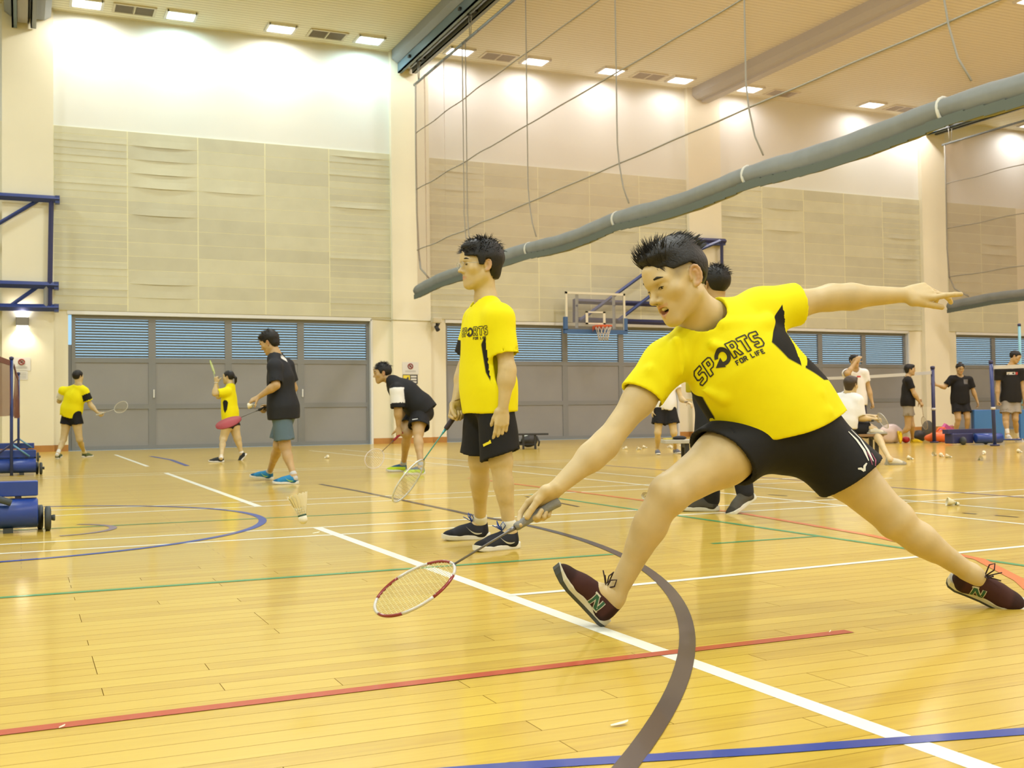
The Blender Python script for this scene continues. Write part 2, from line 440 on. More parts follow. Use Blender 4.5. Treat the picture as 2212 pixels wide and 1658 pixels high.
# ------------------------------------------------------------------ ceiling lamps, vents, beams
M_LFRAME = mat('lamp_frame_white', (0.75, 0.76, 0.72), 0.4)
WARM, COOL, NEUT = (1.0, 0.97, 0.88), (0.70, 0.97, 1.0), (0.90, 0.98, 1.0)
AMBER, MILK = (1.0, 0.915, 0.88), (1.0, 0.95, 0.92)      # the lamps right of the curtain burn warmer
def lens_mat(name, c, s=9.0):
    return mat(name, (0.9, 0.9, 0.9), 0.4, emit=c, estr=s)
M_LENS = {'warm': lens_mat('lamp_lens_warm', WARM), 'cool': lens_mat('lamp_lens_cool', COOL), 'neut': lens_mat('lamp_lens_neutral', NEUT), 'amber': lens_mat('lamp_lens_amber', AMBER), 'milk': lens_mat('lamp_lens_milky', MILK)}
def light(name, kind, loc, power, color, parent, size=.3, spot=150, blend=.7, aim=(0, 0, -1)):
    d = bpy.data.lights.new(name, kind); d.energy = power; d.color = color
    if kind == 'AREA':
        d.shape = 'DISK'; d.size = size
    else:
        d.shadow_soft_size = size
    if kind == 'SPOT':
        d.spot_size = math.radians(spot); d.spot_blend = blend
    o = bpy.data.objects.new(name, d); link(o, parent)
    o.location = np.asarray(loc) - world_loc(parent)
    o.rotation_euler = Vector(aim).to_track_quat('-Z', 'Y').to_euler()
    return o
def ceiling_lamp(x, y, tone, label, group, w=.34, power=0, washer=True):
    root = empty('ceiling_light', (x, y, CEIL - .05), label, 'light', group)
    z = CEIL; fr = MB()
    for s in (-1, 1):
        fr.box((x + s * w - .03, y - w * .8 - .03, z - .05), (x + s * w + .03, y + w * .8 + .03, z)).box((x - w, y + s * w * .8 - .03, z - .05), (x + w, y + s * w * .8 + .03, z))
    fr.build('frame', M_LFRAME, root)
    MB().box((x - w + .03, y - w * .8 + .03, z - .02), (x + w - .03, y + w * .8 - .03, z - .003)).build('lens', M_LENS[tone], root)
    c = {'warm': WARM, 'cool': COOL, 'neut': NEUT, 'amber': AMBER, 'milk': MILK}[tone]
    if washer:
        light('lamp', 'SPOT', (x, y, z - .06), power, c, root, .12, 165, .55, (0, .22, -1))
    else:
        light('lamp', 'AREA', (x, y, z - .06), power, c, root, 1.4)
    return root
_wl = [(1.41, 'warm', 1.0, 'leftmost bright ceiling lamp above the first bay'), (3.53, 'cool', .8, 'cool white ceiling lamp second from the left beam'),
       (5.94, 'warm', 1.0, 'third ceiling lamp above the first louvred door bay'), (8.23, 'cool', .7, 'cool white ceiling lamp left of the curtain beam'),
       (10.72, 'amber', .9, 'warm ceiling lamp just right of the curtain beam'), (12.95, 'amber', .8, 'second warm ceiling lamp behind the mesh curtain'),
       (15.33, 'amber', .8, 'third warm ceiling lamp behind the mesh curtain'), (17.63, 'milk', .55, 'pale ceiling lamp left of the long grey beam'),
       (20.07, 'amber', .8, 'warm ceiling lamp just right of the long grey beam'), (24.77, 'milk', .6, 'ceiling lamp above the third bay near the grey roll'),
       (27.0, 'amber', 1.0, 'bright ceiling lamp above the pillar behind the grey roll'), (31.78, 'milk', 1.0, 'rightmost ceiling lamp beyond the second curtain')]
for x, tone, k, lab in _wl:
    ceiling_lamp(x, 27.4, tone, lab, 'wall washing ceiling lamps along the back wall', power=WASH_POWER * k)
for (x, y) in HALL_LAMPS:
    ceiling_lamp(x, y, 'neut' if x < 8 else 'amber', 'large ceiling lamp at the upper right edge of view' if x == 22.5 else 'large lamp in the hall ceiling out of view', 'main hall ceiling lamps', w=.75, power=HALL_POWER, washer=False)
M_VENT = mat('vent_grille', (0.22, 0.19, 0.13), 0.6); M_VFR = mat('vent_frame', (0.62, 0.57, 0.38), 0.5)
for x, lab in ((2.47, 'paired ceiling vent grille between the two leftmost lamps'), (7.13, 'paired ceiling vent grille right of the third lamp'), (11.87, 'paired ceiling vent grille right of the curtain beam'),
               (16.58, 'paired ceiling vent grille left of the long grey beam'), (21.3, 'pale ceiling vent grille right of the long grey beam'), (26.0, 'pale ceiling vent grille above the third bay'), (33.2, 'ceiling vent grille beyond the second curtain')):
    y = 27.45; root = empty('ceiling_vent', (x, y, CEIL - .03), lab, 'vent', 'ceiling vents along the back wall')
    fr = MB()
    for s in (-1, 1): fr.box((x + s * .46 - .03, y - .31, CEIL - .03), (x + s * .46 + .03, y + .31, CEIL)).box((x - .46, y + s * .29 - .03, CEIL - .03), (x + .46, y + s * .29 + .03, CEIL))
    fr.box((x - .015, y - .29, CEIL - .03), (x + .015, y + .29, CEIL)); fr.build('frame', M_VFR, root)
    for s in (-1, 1):
        g = MB().box((x + s * .23 - .2, y - .27, CEIL - .012), (x + s * .23 + .2, y + .27, CEIL - .004))
        for i in range(9): g.box((x + s * .23 - .2, y - .25 + i * .06, CEIL - .022), (x + s * .23 + .2, y - .225 + i * .06, CEIL - .01))
        g.build('grille', M_VENT, root)
M_BEAM = mat('grey_beam_cladding', (0.25, 0.27, 0.29), 0.5); M_BEAMB = mat('beam_soffit', (0.30, 0.31, 0.33), 0.5); M_STEEL = mat('blue_grey_steel', (0.10, 0.16, 0.20), 0.4); M_GALV = mat('galvanised_channel', (0.36, 0.37, 0.38), 0.4, metal=.4)
for i, (a, b) in enumerate(PILLARS[:4]):
    cx = (a + b) / 2
    root = empty('trim_%d' % (i + 1), (cx, 10, CEIL - .35)); struct(root, 'ceiling beam above pillar')
    lo = CEIL - .34
    bm = MB(); ya, yb = Y0 + .5, Y1 - .2
    v = []; w = .5 if i in (0, 1, 3) else .42
    for y in (ya, yb):
        v += [(cx - w, y, CEIL), (cx - w, y, lo + .1), (cx - w + .14, y, lo), (cx + w - .14, y, lo), (cx + w, y, lo + .1), (cx + w, y, CEIL)]
    f = [(k, k + 1, k + 7, k + 6) for k in range(5)] + [(5, 4, 3, 2, 1, 0), (6, 7, 8, 9, 10, 11)]
    bm.add(v, f).build('beam', M_BEAM, root)
    if i in (0, 1, 3):
        x = cx - .18
        MB().box((x - .16, ya, lo - .26), (x - .12, yb, lo)).box((x - .16, ya, lo - .26), (x - .05, yb, lo - .23)).build('steel_channel', M_STEEL, root)
        MB().box((x - .04, ya, lo - .12), (x + .20, yb, lo - .10)).box((x + .18, ya, lo - .12), (x + .20, yb, lo)).build('curtain_track', mat('pale_track', (.46, .45, .46), .45), root)
        MB().box((x + .24, ya, lo - .22), (x + .27, yb, lo)).box((x + .24, ya, lo - .22), (x + .36, yb, lo - .20)).build('steel_channel', mat('grey_channel', (.20, .22, .24), .45), root)
    else:
        MB().box((cx - .10, ya, lo - .06), (cx + .16, yb, lo)).build('beam_rib', M_BEAMB, root)

# ------------------------------------------------------------------ mesh dividing curtains, rolled up at the bottom
def net_material(name, color, density):
    m = bpy.data.materials.new(name); m.use_nodes = True; nt = m.node_tree
    b = nt.nodes['Principled BSDF']; b.inputs['Base Color'].default_value = (*color, 1); b.inputs['Roughness'].default_value = .9
    tr = nt.nodes.new('ShaderNodeBsdfTransparent'); mx = nt.nodes.new('ShaderNodeMixShader'); mx.inputs[0].default_value = density
    tl = nt.nodes.new('ShaderNodeBsdfTranslucent'); tl.inputs[0].default_value = (*color, 1)
    ad = nt.nodes.new('ShaderNodeMixShader'); ad.inputs[0].default_value = .4
    nt.links.new(b.outputs[0], ad.inputs[1]); nt.links.new(tl.outputs[0], ad.inputs[2])
    nt.links.new(tr.outputs[0], mx.inputs[1]); nt.links.new(ad.outputs[0], mx.inputs[2])
    nt.links.new(mx.outputs[0], nt.nodes['Material Output'].inputs['Surface'])
    return m
M_NET = net_material('curtain_mesh', (0.42, 0.31, 0.23), .42)
M_ROLL = mat('grey_curtain_fabric', (0.21, 0.225, 0.22), 0.75, noise=.08, nscale=4, bump=.15, bscale=14)
M_ROPE = mat('grey_cord', (0.30, 0.29, 0.25), 0.8); M_STRAP = mat('pale_strap', (0.62, 0.62, 0.56), 0.8); M_BLACK = mat('black_steel', (0.02, 0.02, 0.022), 0.5)
def curtain(X, yfar, ynear, zr, label, ropes, straps, folds):
    root = empty('mesh_divider_curtain', (X, (yfar + ynear) / 2, zr), label, 'curtain')
    ztop = 9.36; rg = random.Random(5)
    # rolled bundle at the bottom: flattened, sagging a little between its straps
    ys = list(np.linspace(yfar, ynear, 90)); st = sorted(straps)
    def zc(y):
        s = 0.0
        for a, b in zip(st[:-1], st[1:]):
            if a <= y <= b: s = -.07 * math.sin(math.pi * (y - a) / (b - a))
        return zr + s - (.10 * max(0, (y - (yfar - 1.8)) / 1.8) if y > yfar - 1.8 else 0)
    n = 14; v = []; f = []
    for i, y in enumerate(ys):
        tight = min([abs(y - s) for s in st] + [9]); k = .86 + .14 * min(1, tight / .5)
        for j in range(n):
            a = 2 * math.pi * j / n; rz = .165 * k; rx = .14 * k
            wob = 1 + .05 * math.sin(3 * a + y * 1.3) + .03 * math.sin(7 * y + 2 * a)
            dz = rz * math.sin(a) * wob; dx = rx * math.cos(a) * wob
            if dz < 0: dz *= 1.15; dx *= .8
            v.append((X + dx, y, zc(y) + dz))
    for i in range(len(ys) - 1):
        for j in range(n): f.append((i * n + j, (i + 1) * n + j, (i + 1) * n + (j + 1) % n, i * n + (j + 1) % n))
    f.append(tuple(range(n))); f.append(tuple((len(ys) - 1) * n + j for j in range(n - 1, -1, -1)))
    MB().add(v, f, True).build('rolled_fabric', M_ROLL, root)
    sk = MB()
    for i, y in enumerate(ys[:-1]):      # hem flap hanging from the bundle
        y2 = ys[i + 1]
        sk.box((X - .125, y2, zc(y) - .215), (X - .10, y, zc(y) - .10))
    sk.build('hem_edge', mat('dark_green_hem', (0.10, 0.12, 0.10), .8), root)
    # mesh
    v = []; f = []; nz = 10; ny = 160
    for i in range(ny + 1):
        y = yfar + (ynear - yfar) * i / ny
        amp = folds * max(0, 1 - (yfar - y) / 7) + .01
        for j in range(nz + 1):
            t = j / nz; z = zc(y) + .12 + (ztop - zc(y) - .12) * t
            v.append((X + amp * math.sin(y * 9) * (.5 + .5 * t) + amp * .6 * math.sin(y * 23 + 1), y, z))
    for i in range(ny):
        for j in range(nz): f.append((i * (nz + 1) + j, i * (nz + 1) + j + 1, (i + 1) * (nz + 1) + j + 1, (i + 1) * (nz + 1) + j))
    MB().add(v, f, True).build('mesh_panel', M_NET, root)
    # seams running along the curtain
    for z in (8.05, 6.58, 5.0):
        pts = [(X - .02, y, z + .014 * math.sin(y * 3.1) * (1 if y > yfar - 5 else .3)) for y in ys]
        MB().tube(pts, .014, 5).build('seam_cord', M_ROPE, root)
    MB().tube([(X, yfar + .05, ztop - .02), (X - .02, yfar + .02, 7.5), (X, yfar + .05, 6), (X + .02, yfar, 5), (X - .02, yfar - .25, zr + .45), (X, yfar - .8, zr + .15)], .025, 6).build('edge_cord', M_ROPE, root)
    for y in ropes:
        pts = [(X - .05, y, z) for z in np.linspace(ztop, zr + 1.3, 6)] + [(X - .06, y - .08, zr + .9), (X - .06, y - .2, zr + .5), (X - .06, y - .38, zr + .2)]
        MB().tube(pts, .013, 5).build('lift_cord', M_ROPE, root)
    for s in straps:
        pts = [(X + .124 * math.cos(a), s + .02 * math.sin(a), zc(s) - .01 + .150 * math.sin(a)) for a in np.linspace(.3, 2 * math.pi + .3, 18)]
        MB().tube(pts, .022, 6).build('strap', M_STRAP, root)
    # two rods it hangs from, with hangers
    MB().tube([(X, yfar + .15, ztop), (X, ynear, ztop)], .035, 8).build('hanging_rod', mat('steel_rod', (.20, .22, .22), .4, metal=.5), root)
    MB().tube([(X - .02, yfar + .35, CEIL - .56), (X - .02, ynear, CEIL - .56)], .03, 8).build('lift_shaft', MATS['steel_rod'], root)
    y = yfar - .2
    while y > ynear:
        MB().box((X - .28, y - .05, CEIL - .50), (X + .32, y + .05, CEIL - .44)).box((X - .06, y - .04, CEIL - .60), (X + .06, y + .04, CEIL - .44)).build('hanger_bracket', M_BLACK, root)
        for s in (-.08, .08): MB().tube([(X, y + s, CEIL - .56), (X, y + s * .4, ztop)], .012, 5).build('hanger_wire', M_ROPE, root)
        y -= 3.6
    return root
def yx(px, py, X): return on_x(px, py, X)[1]
CX = 9.4
curtain(CX, 27.15, 2.5, 4.05, 'large grey mesh curtain rolled up under its own beam beside the first pillar',
        [yx(1005, 300, CX), yx(1012, 300, CX), yx(1144, 300, CX), yx(1338, 250, CX), yx(1618, 200, CX), yx(2046, 60, CX)],
        [yx(1145, 522, CX), yx(1335, 460, CX), yx(1618, 365, CX), yx(2042, 226, CX), 5.2], .035)
curtain(27.6, 27.15, 14.0, 4.15, 'second mesh curtain with a blue-grey bottom roll at the right edge', [20.0], [22.0, 17.0], .01)

# ------------------------------------------------------------------ wall fittings
M_BLUE = mat('blue_painted_steel', (0.022, 0.045, 0.20), 0.35); M_NAVY = mat('navy_steel', (0.03, 0.035, 0.12), 0.4)
# up-and-down wall lamp on the left pillar
root = empty('wall_lamp', (.03, Y1 - .22, 2.93), 'small grey up-and-down lamp glowing on the left pillar', 'light')
MB().bbox((.03, Y1 - .25, 3.02), (.14, .085, .10), .03).build('lamp_body', mat('grey_lamp_body', (.22, .21, .19), .5), root)
for s in (-1, 1):
    MB().box((-.09, Y1 - .32, 3.02 + s * .103 - .004), (.15, Y1 - .18, 3.02 + s * .103 + .004)).build('lamp_lens', M_LENS['warm'], root)
light('lamp_up', 'SPOT', (.03, Y1 - .26, 3.16), 26, (1, .82, .62), root, .06, 140, .8, (0, .35, 1))
light('lamp_down', 'SPOT', (.03, Y1 - .26, 2.88), 55, (1, .86, .66), root, .06, 120, .8, (0, .3, -1))
# paper notices
M_PAPER = mat('white_notice', (0.68, 0.68, 0.67), .7); M_INK = mat('dark_print', (0.05, 0.05, 0.06), .7); M_YEL = mat('yellow_notice', (0.75, 0.62, 0.05), .6)
def notice(px0, py0, px1, py1, label, style):
    Y = Y1 - .165; a = on_y(px0, py1, Y); b = on_y(px1, py0, Y); x0, z0, x1, z1 = a[0], a[2], b[0], b[2]
    root = empty('wall_notice', ((x0 + x1) / 2, Y, z0), label, 'sign')
    MB().box((x0, Y - .004, z0), (x1, Y, z1)).build('sheet', M_PAPER if style != 'warn' else M_INK, root)
    w, h = x1 - x0, z1 - z0
    if style == 'round':
        cx, cz = x0 + w * .5, z0 + h * .66; r = h * .2
        pts = [(cx + r * math.cos(t), Y - .006, cz + r * math.sin(t)) for t in np.linspace(0, 2 * math.pi, 25)]
        g = MB().tube(pts, .018, 5).tube([(cx - r * .7, Y - .006, cz + r * .7), (cx + r * .7, Y - .006, cz - r * .7)], .014, 5)
        g.build('prohibition_ring', mat('dark_red_print', (.25, .05, .04), .7), root)
        MB().obox((cx, Y - .005, cz), (r * .35, 0, r * .3), (0, .002, 0), (-r * .15, 0, r * .2)).build('pictogram', M_INK, root)
        for k in range(2): MB().box((x0 + w * .18, Y - .006, z0 + h * (.27 - .09 * k)), (x1 - w * .18, Y - .004, z0 + h * (.30 - .09 * k))).build('text_line', mat('grey_print', (.3, .3, .32), .7), root)
    elif style == 'warn':
        MB().box((x0 + w * .03, Y - .006, z0 + h * .06), (x0 + w * .48, Y - .003, z1 - h * .06)).build('yellow_field', M_YEL, root)
        MB().add([(x0 + w * .12, Y - .007, z0 + h * .2), (x0 + w * .42, Y - .007, z0 + h * .55), (x0 + w * .36, Y - .007, z0 + h * .8), (x0 + w * .2, Y - .007, z0 + h * .5)], [(0, 1, 2, 3)]).build('pictogram', M_INK, root)
        for k in range(3): MB().box((x0 + w * .54, Y - .006, z0 + h * (.12 + .29 * k)), (x1 - w * .08, Y - .004, z0 + h * (.30 + .29 * k))).build('text_line', M_PAPER, root)
    else:
        for k in range(4): MB().box((x0 + w * .12, Y - .006, z0 + h * (.2 + .18 * k)), (x1 - w * .12, Y - .004, z0 + h * (.24 + .18 * k))).build('text_line', mat('grey_print', (.3, .3, .32), .7), root)
notice(27, 772, 66, 800, 'white notice with a round ban symbol on the left pillar', 'round')
notice(33, 801, 60, 820, 'grey text notice under the white one on the left pillar', 'text')
notice(869, 782, 904, 808, 'white notice with a round ban symbol on the pillar by the bending man', 'round')
notice(870, 809, 902, 829, 'black and yellow warning notice on the pillar by the bending man', 'warn')
# small camera on the pillar edge
root = empty('wall_camera', (10.3, Y1 - .12, 3.05), 'small security camera on a bracket beside the first pillar', 'camera')
p = on_y(943, 694, Y1 - .35)
MB().bbox(p + np.array([0, 0, .03]), (.13, .09, .07), .03).build('housing', mat('cream_plastic', (.6, .56, .42), .5), root)
MB().tube([p + np.array([.02, .05, -.05]), p + np.array([.12, .28, -.12]), p + np.array([.2, .34, -.02])], .03, 6).build('bracket', M_BLACK, root)
MB().lathe(p + np.array([-.03, -.02, -.13]), (.2, -.4, -.6), [(0, .05), (.14, .06), (.15, .045)], 10).build('lens', M_BLACK, root)
# cable along the wall above the pillars
tag(MB().tube([(8.45, Y1 - .01, DZ + .02), (8.97, Y1 - .02, DZ), (8.99, Y1 - .18, DZ), (10.05, Y1 - .18, DZ - .01), (10.2, Y1 - .05, DZ)], .012, 5).build('wall_cable', mat('cream_cable', (.55, .5, .33), .6)), 'thin cream cable crossing the first pillar beside the camera', 'cable')

def bars(root, name, m, segs, r):
    for a, b in segs: MB().tube([a, b], r, 4, smooth=False).build(name, m, root)
# folded basketball frame at the far left
root = empty('basketball_wall_mount', (-1.0, Y1 - .3, 3.2), 'blue steel basketball frame folded against the left pillar', 'basketball frame')
def wp(x, y, Y=Y1 - .32): return on_y(x, y, Y)
H_ = [((-160, 414), (128, 431)), ((-160, 608), (126, 617)), ((-160, 660), (126, 665))]
bars(root, 'rail', M_BLUE, [(wp(*a), wp(*b)) for a, b in H_], .085)
bars(root, 'upright', M_NAVY, [(wp(111, 428), wp(107, 664))], .055)
bars(root, 'inner_upright', M_GALV, [(wp(100, 617), wp(100, 662))], .06)
bars(root, 'brace', M_BLUE, [(wp(90, 428, Y1 - .25), wp(-60, 516, Y1 - .25)), (wp(84, 617, Y1 - .25), wp(20, 662, Y1 - .25)), (wp(-40, 617, Y1 - .25), wp(-110, 660, Y1 - .25))], .045)
for (x, y) in ((124, 431), (122, 617), (122, 665)):
    p = wp(x, y); MB().box((p[0] - .05, p[1] - .05, p[2] - .09), (p[0] + .05, Y1 - .158, p[2] + .09)).build('wall_plate', M_BLUE, root)
# basketball hoop in the second bay
root = empty('basketball_hoop', (16.5, Y1 - .8, 2.6), 'glass basketball backboard with orange rim swung against the wall', 'basketball hoop')
YB = Y1 - .75
a = on_y(1222, 712, YB); b = on_y(1350, 634, YB); x0, z0, x1, z1 = a[0], a[2], b[0], b[2]
M_GLASS = net_material('backboard_glass', (.62, .60, .58), .16)
MB().box((x0, YB, z0), (x1, YB + .02, z1)).build('glass_pane', M_GLASS, root)
M_WL = mat('backboard_white', (.74, .72, .60), .5)
fr = MB().box((x0, YB - .012, z1 - .06), (x1, YB + .03, z1)).box((x0, YB - .012, z0), (x0 + .06, YB + .03, z1)).box((x1 - .06, YB - .012, z0), (x1, YB + .03, z1)); fr.build('white_border', M_WL, root)
w = x1 - x0; cx = x0 + w * .49
q = MB(); 
for (u0, u1, v0, v1) in ((.33, .37, .16, .50), (.62, .66, .16, .50), (.33, .66, .46, .50), (.33, .66, .16, .20)): q.box((x0 + w * u0, YB - .012, z0 + (z1 - z0) * v0), (x0 + w * u1, YB - .002, z0 + (z1 - z0) * v1))
q.build('target_square', M_WL, root)
M_PAD = mat('blue_edge_pad', (.05, .13, .33), .6)
MB().box((x0 - .05, YB - .04, z0 - .10), (x1 + .05, YB + .06, z0 + .02)).box((x0 - .05, YB - .04, z0), (x0 + .05, YB + .06, z0 + .36)).box((x1 - .05, YB - .04, z0), (x1 + .05, YB + .06, z0 + .36)).build('edge_pad', M_PAD, root)
M_ORG = mat('orange_rim', (.72, .12, .03), .45)
rc = on_y(1303, 704, YB - .38); rr = .235
MB().tube([(rc[0] + rr * math.cos(t), rc[1] + rr * math.sin(t), rc[2]) for t in np.linspace(0, 2 * math.pi, 25)], .022, 6).build('rim', M_ORG, root)
MB().add([(rc[0] - .15, YB - .02, rc[2] + .03), (rc[0] + .13, YB - .02, rc[2] + .03), (rc[0] + .13, YB - .02, rc[2] - .16), (rc[0] - .15, YB - .02, rc[2] - .16), (rc[0] - .16, YB - .2, rc[2] + .02), (rc[0] + .14, YB - .2, rc[2] + .02)],
         [(0, 1, 2, 3), (0, 4, 5, 1), (0, 3, 4), (1, 5, 2)]).build('rim_plate', M_ORG, root)
nt_ = MB()
for k in range(12):
    t = 2 * math.pi * k / 12
    for s in (-1, 1):
        pts = [(rc[0] + r * math.cos(t + s * d), rc[1] + r * math.sin(t + s * d), rc[2] - h) for h, r, d in ((0, .235, 0), (.13, .19, .26), (.26, .15, .52), (.40, .13, .78))]
        nt_.tube(pts, .009, 4)
nt_.build('net', mat('white_hoop_net', (.66, .62, .58), .8), root)
Yf = Y1 - .35
def fp(x, y): return on_y(x, y, Yf)
bars(root, 'rail', M_NAVY, [(fp(1240, 650), fp(1470, 659)), (fp(1240, 690), fp(1470, 698)), (fp(1478, 517), fp(1567, 521))], .075)
bars(root, 'brace', M_BLUE, [(on_y(1252, 692, Yf - .12), on_y(1395, 588, Yf - .12)), (on_y(1395, 588, Yf - .12), on_y(1556, 520, Yf - .12)), (on_y(1335, 692, Yf - .12), on_y(1440, 612, Yf - .12))], .05)
bars(root, 'upright', M_NAVY, [(fp(1559, 520), fp(1561, 700)), (fp(1241, 646), fp(1241, 696))], .06)
bars(root, 'glass_support', M_GALV, [(on_y(1246, 636, YB + .1), on_y(1246, 708, YB + .1)), (on_y(1325, 636, YB + .1), on_y(1327, 710, YB + .1))], .05)
bars(root, 'arm', M_NAVY, [(fp(1246, 660), on_y(1246, 660, YB + .06)), (fp(1327, 660), on_y(1327, 660, YB + .06))], .04)
MB().box((fp(1478, 517)[0], Yf, fp(1478, 517)[2] - .1), (fp(1567, 517)[0], Y1 - .158, fp(1478, 517)[2] + .02)).build('wall_plate', M_BLUE, root)

# ------------------------------------------------------------------ implicit surfaces: bodies and clothes are smooth blends of limbs, meshed once
def unit(v):
    v = np.asarray(v, float); return v / (np.linalg.norm(v) + 1e-12)
def frame(f, u):
    """right-handed columns: right, forward, up"""
    f = unit(f); u = np.asarray(u, float); u = unit(u - f * (u @ f)); return np.stack([np.cross(f, u), f, u], 1)
class Field:
    def __init__(s):
        s.ops = []; s.disp = None
    def _add(s, typ, c, r, k, d):
        d.update(t=typ, c=np.asarray(c, float), r=float(r), k=float(k)); s.ops.append(d); return s
    def cone(s, a, b, ra, rb, k=.03, flat=None, clip=None, op='u'):
        a, b = np.asarray(a, float), np.asarray(b, float)
        m = max(ra, rb) * (max(1, flat[1]) if flat else 1)
        return s._add('cone', (a + b) / 2, np.linalg.norm(b - a) / 2 + m, k, dict(a=a, b=b, ra=ra, rb=rb, flat=flat, clip=clip, op=op))
    def ell(s, c, rad, R=None, k=.03, clip=None, op='u'):
        return s._add('ell', c, max(rad), k, dict(rad=np.asarray(rad, float), R=np.eye(3) if R is None else np.asarray(R), clip=clip, op=op))
    def chain(s, pts, rads, k=.01, **kw):
        for i in range(len(pts) - 1): s.cone(pts[i], pts[i + 1], rads[i], rads[i + 1], k, **kw)
        return s
    def cutall(s, p, n):
        return s._add('cut', p, 1e9, 0, dict(n=unit(n), op='x'))
    def ev(s, P, ops=None):
        d = np.full(len(P), 1.0)
        for o in (s.ops if ops is None else ops):
            if o['t'] == 'cone':
                ab = o['b'] - o['a']; q = P - o['a']; L2 = ab @ ab
                t = np.clip((q @ ab) / L2, 0, 1); q = q - t[:, None] * ab; sc = 1.0
                if o['flat'] is not None:
                    n, fac = o['flat']; q = q + np.outer((q @ n) * (1 / fac - 1), n); sc = fac if fac < 1 else 1.0
                e = (np.sqrt((q * q).sum(1)) - (o['ra'] + t * (o['rb'] - o['ra']))) * sc
            elif o['t'] == 'ell':
                q = (P - o['c']) @ o['R']; k0 = np.sqrt(((q / o['rad']) ** 2).sum(1)); k1 = np.sqrt(((q / o['rad'] ** 2) ** 2).sum(1)) + 1e-9
                e = k0 * (k0 - 1) / k1
            else:
                d = np.maximum(d, (P - o['c']) @ o['n']); continue
            if o['clip'] is not None:
                for (p, n) in o['clip']: e = np.maximum(e, (P - p) @ n)
            k = o['k']
            if o['op'] == 'u':
                if k > 0:
                    h = np.maximum(k - np.abs(d - e), 0) / k; d = np.minimum(d, e) - h * h * k * .25
                else: d = np.minimum(d, e)
            else:
                e = -e
                if k > 0:
                    h = np.maximum(k - np.abs(d - e), 0) / k; d = np.maximum(d, e) + h * h * k * .25
                else: d = np.maximum(d, e)
        if s.disp is not None: d = d + s.disp(P)
        return d
    def mesh(s, vox, lo=None, hi=None, relax=1):
        ops = s.ops; us = [o for o in ops if o['op'] == 'u']
        blo = np.min([o['c'] - o['r'] for o in us], 0) - .03; bhi = np.max([o['c'] + o['r'] for o in us], 0) + .03
        if lo is not None: blo = np.maximum(blo, lo); bhi = np.minimum(bhi, hi)
        B = 16; bs = B * vox; nb = np.maximum(1, np.ceil((bhi - blo) / bs).astype(int)); N = nb * B + 3
        I = np.stack(np.meshgrid(*[np.arange(n) for n in nb], indexing='ij'), -1).reshape(-1, 3)
        C = blo + (I + .5) * bs
        dc = s.ev(C); br = bs * .87
        I = I[np.abs(dc) < br * 1.9 + .01]
        g = np.arange(B + 1); G = np.stack(np.meshgrid(g, g, g, indexing='ij'), -1).reshape(-1, 3)
        cid = []; cp = []; eg = {0: [], 1: [], 2: []}
        oc = np.array([o['c'] for o in ops]); orr = np.array([o['r'] + max(o['k'], .02) for o in ops])
        def gid(ix): return (ix[..., 0] * N[1] + ix[..., 1]) * N[2] + ix[..., 2]
        corners = np.array([(i, j, k) for i in (0, 1) for j in (0, 1) for k in (0, 1)])
        edges = [(a, b) for a in range(8) for b in range(a + 1, 8) if np.abs(corners[a] - corners[b]).sum() == 1]
        for ib in I:
            base = ib * B; cen = blo + (ib + .5) * bs
            near = np.linalg.norm(oc - cen, axis=1) < orr + br + .01
            if not near.any(): continue
            sub = [o for o, q in zip(ops, near) if q]
            if not any(o['op'] == 'u' for o in sub): continue
            P = blo + (base + G) * vox
            V = s.ev(P, sub).reshape(B + 1, B + 1, B + 1); S = V < 0
            if S.all() or not S.any(): continue
            cs = [S[c[0]:c[0] + B, c[1]:c[1] + B, c[2]:c[2] + B] for c in corners]
            cnt = np.sum(cs, 0); act = (cnt > 0) & (cnt < 8); ci = np.argwhere(act)
            if len(ci) == 0: continue
            cv = np.stack([V[ci[:, 0] + c[0], ci[:, 1] + c[1], ci[:, 2] + c[2]] for c in corners], 1)
            acc = np.zeros((len(ci), 3)); w = np.zeros(len(ci))
            for a, b in edges:
                x = (cv[:, a] < 0) != (cv[:, b] < 0)
                t = np.where(x, cv[:, a] / (cv[:, a] - cv[:, b] + 1e-15), 0)
                acc += np.where(x[:, None], corners[a] + t[:, None] * (corners[b] - corners[a]), 0); w += x
            cp.append(blo + (base + ci + acc / w[:, None]) * vox); cid.append(gid(base + ci))
            for ax in range(3):
                sl0 = [slice(0, B)] * 3; sl1 = [slice(0, B)] * 3; sl1[ax] = slice(1, B + 1)
                A, Bv = S[tuple(sl0)], S[tuple(sl1)]; e = np.argwhere(A != Bv)
                if len(e): eg[ax].append(np.c_[base + e, A[e[:, 0], e[:, 1], e[:, 2]]])
        cid = np.concatenate(cid); cp = np.concatenate(cp); od = np.argsort(cid); cid = cid[od]; cp = cp[od]
        quads = []
        for ax in range(3):
            if not eg[ax]: continue
            E_ = np.concatenate(eg[ax]); p = E_[:, :3]; ins = E_[:, 3].astype(bool)
            u, v = (ax + 1) % 3, (ax + 2) % 3; du = np.zeros(3, int); dv = np.zeros(3, int); du[u] = 1; dv[v] = 1
            q = np.stack([gid(p - du - dv), gid(p - dv), gid(p), gid(p - du)], 1)
            ix = np.searchsorted(cid, q); ix[ix >= len(cid)] = 0; ok = (cid[ix] == q).all(1) & (p[:, u] > 0) & (p[:, v] > 0)
            ix = ix[ok]; fl = ins[ok]; ix[~fl] = ix[~fl][:, ::-1]; quads.append(ix)
        Q = np.concatenate(quads)
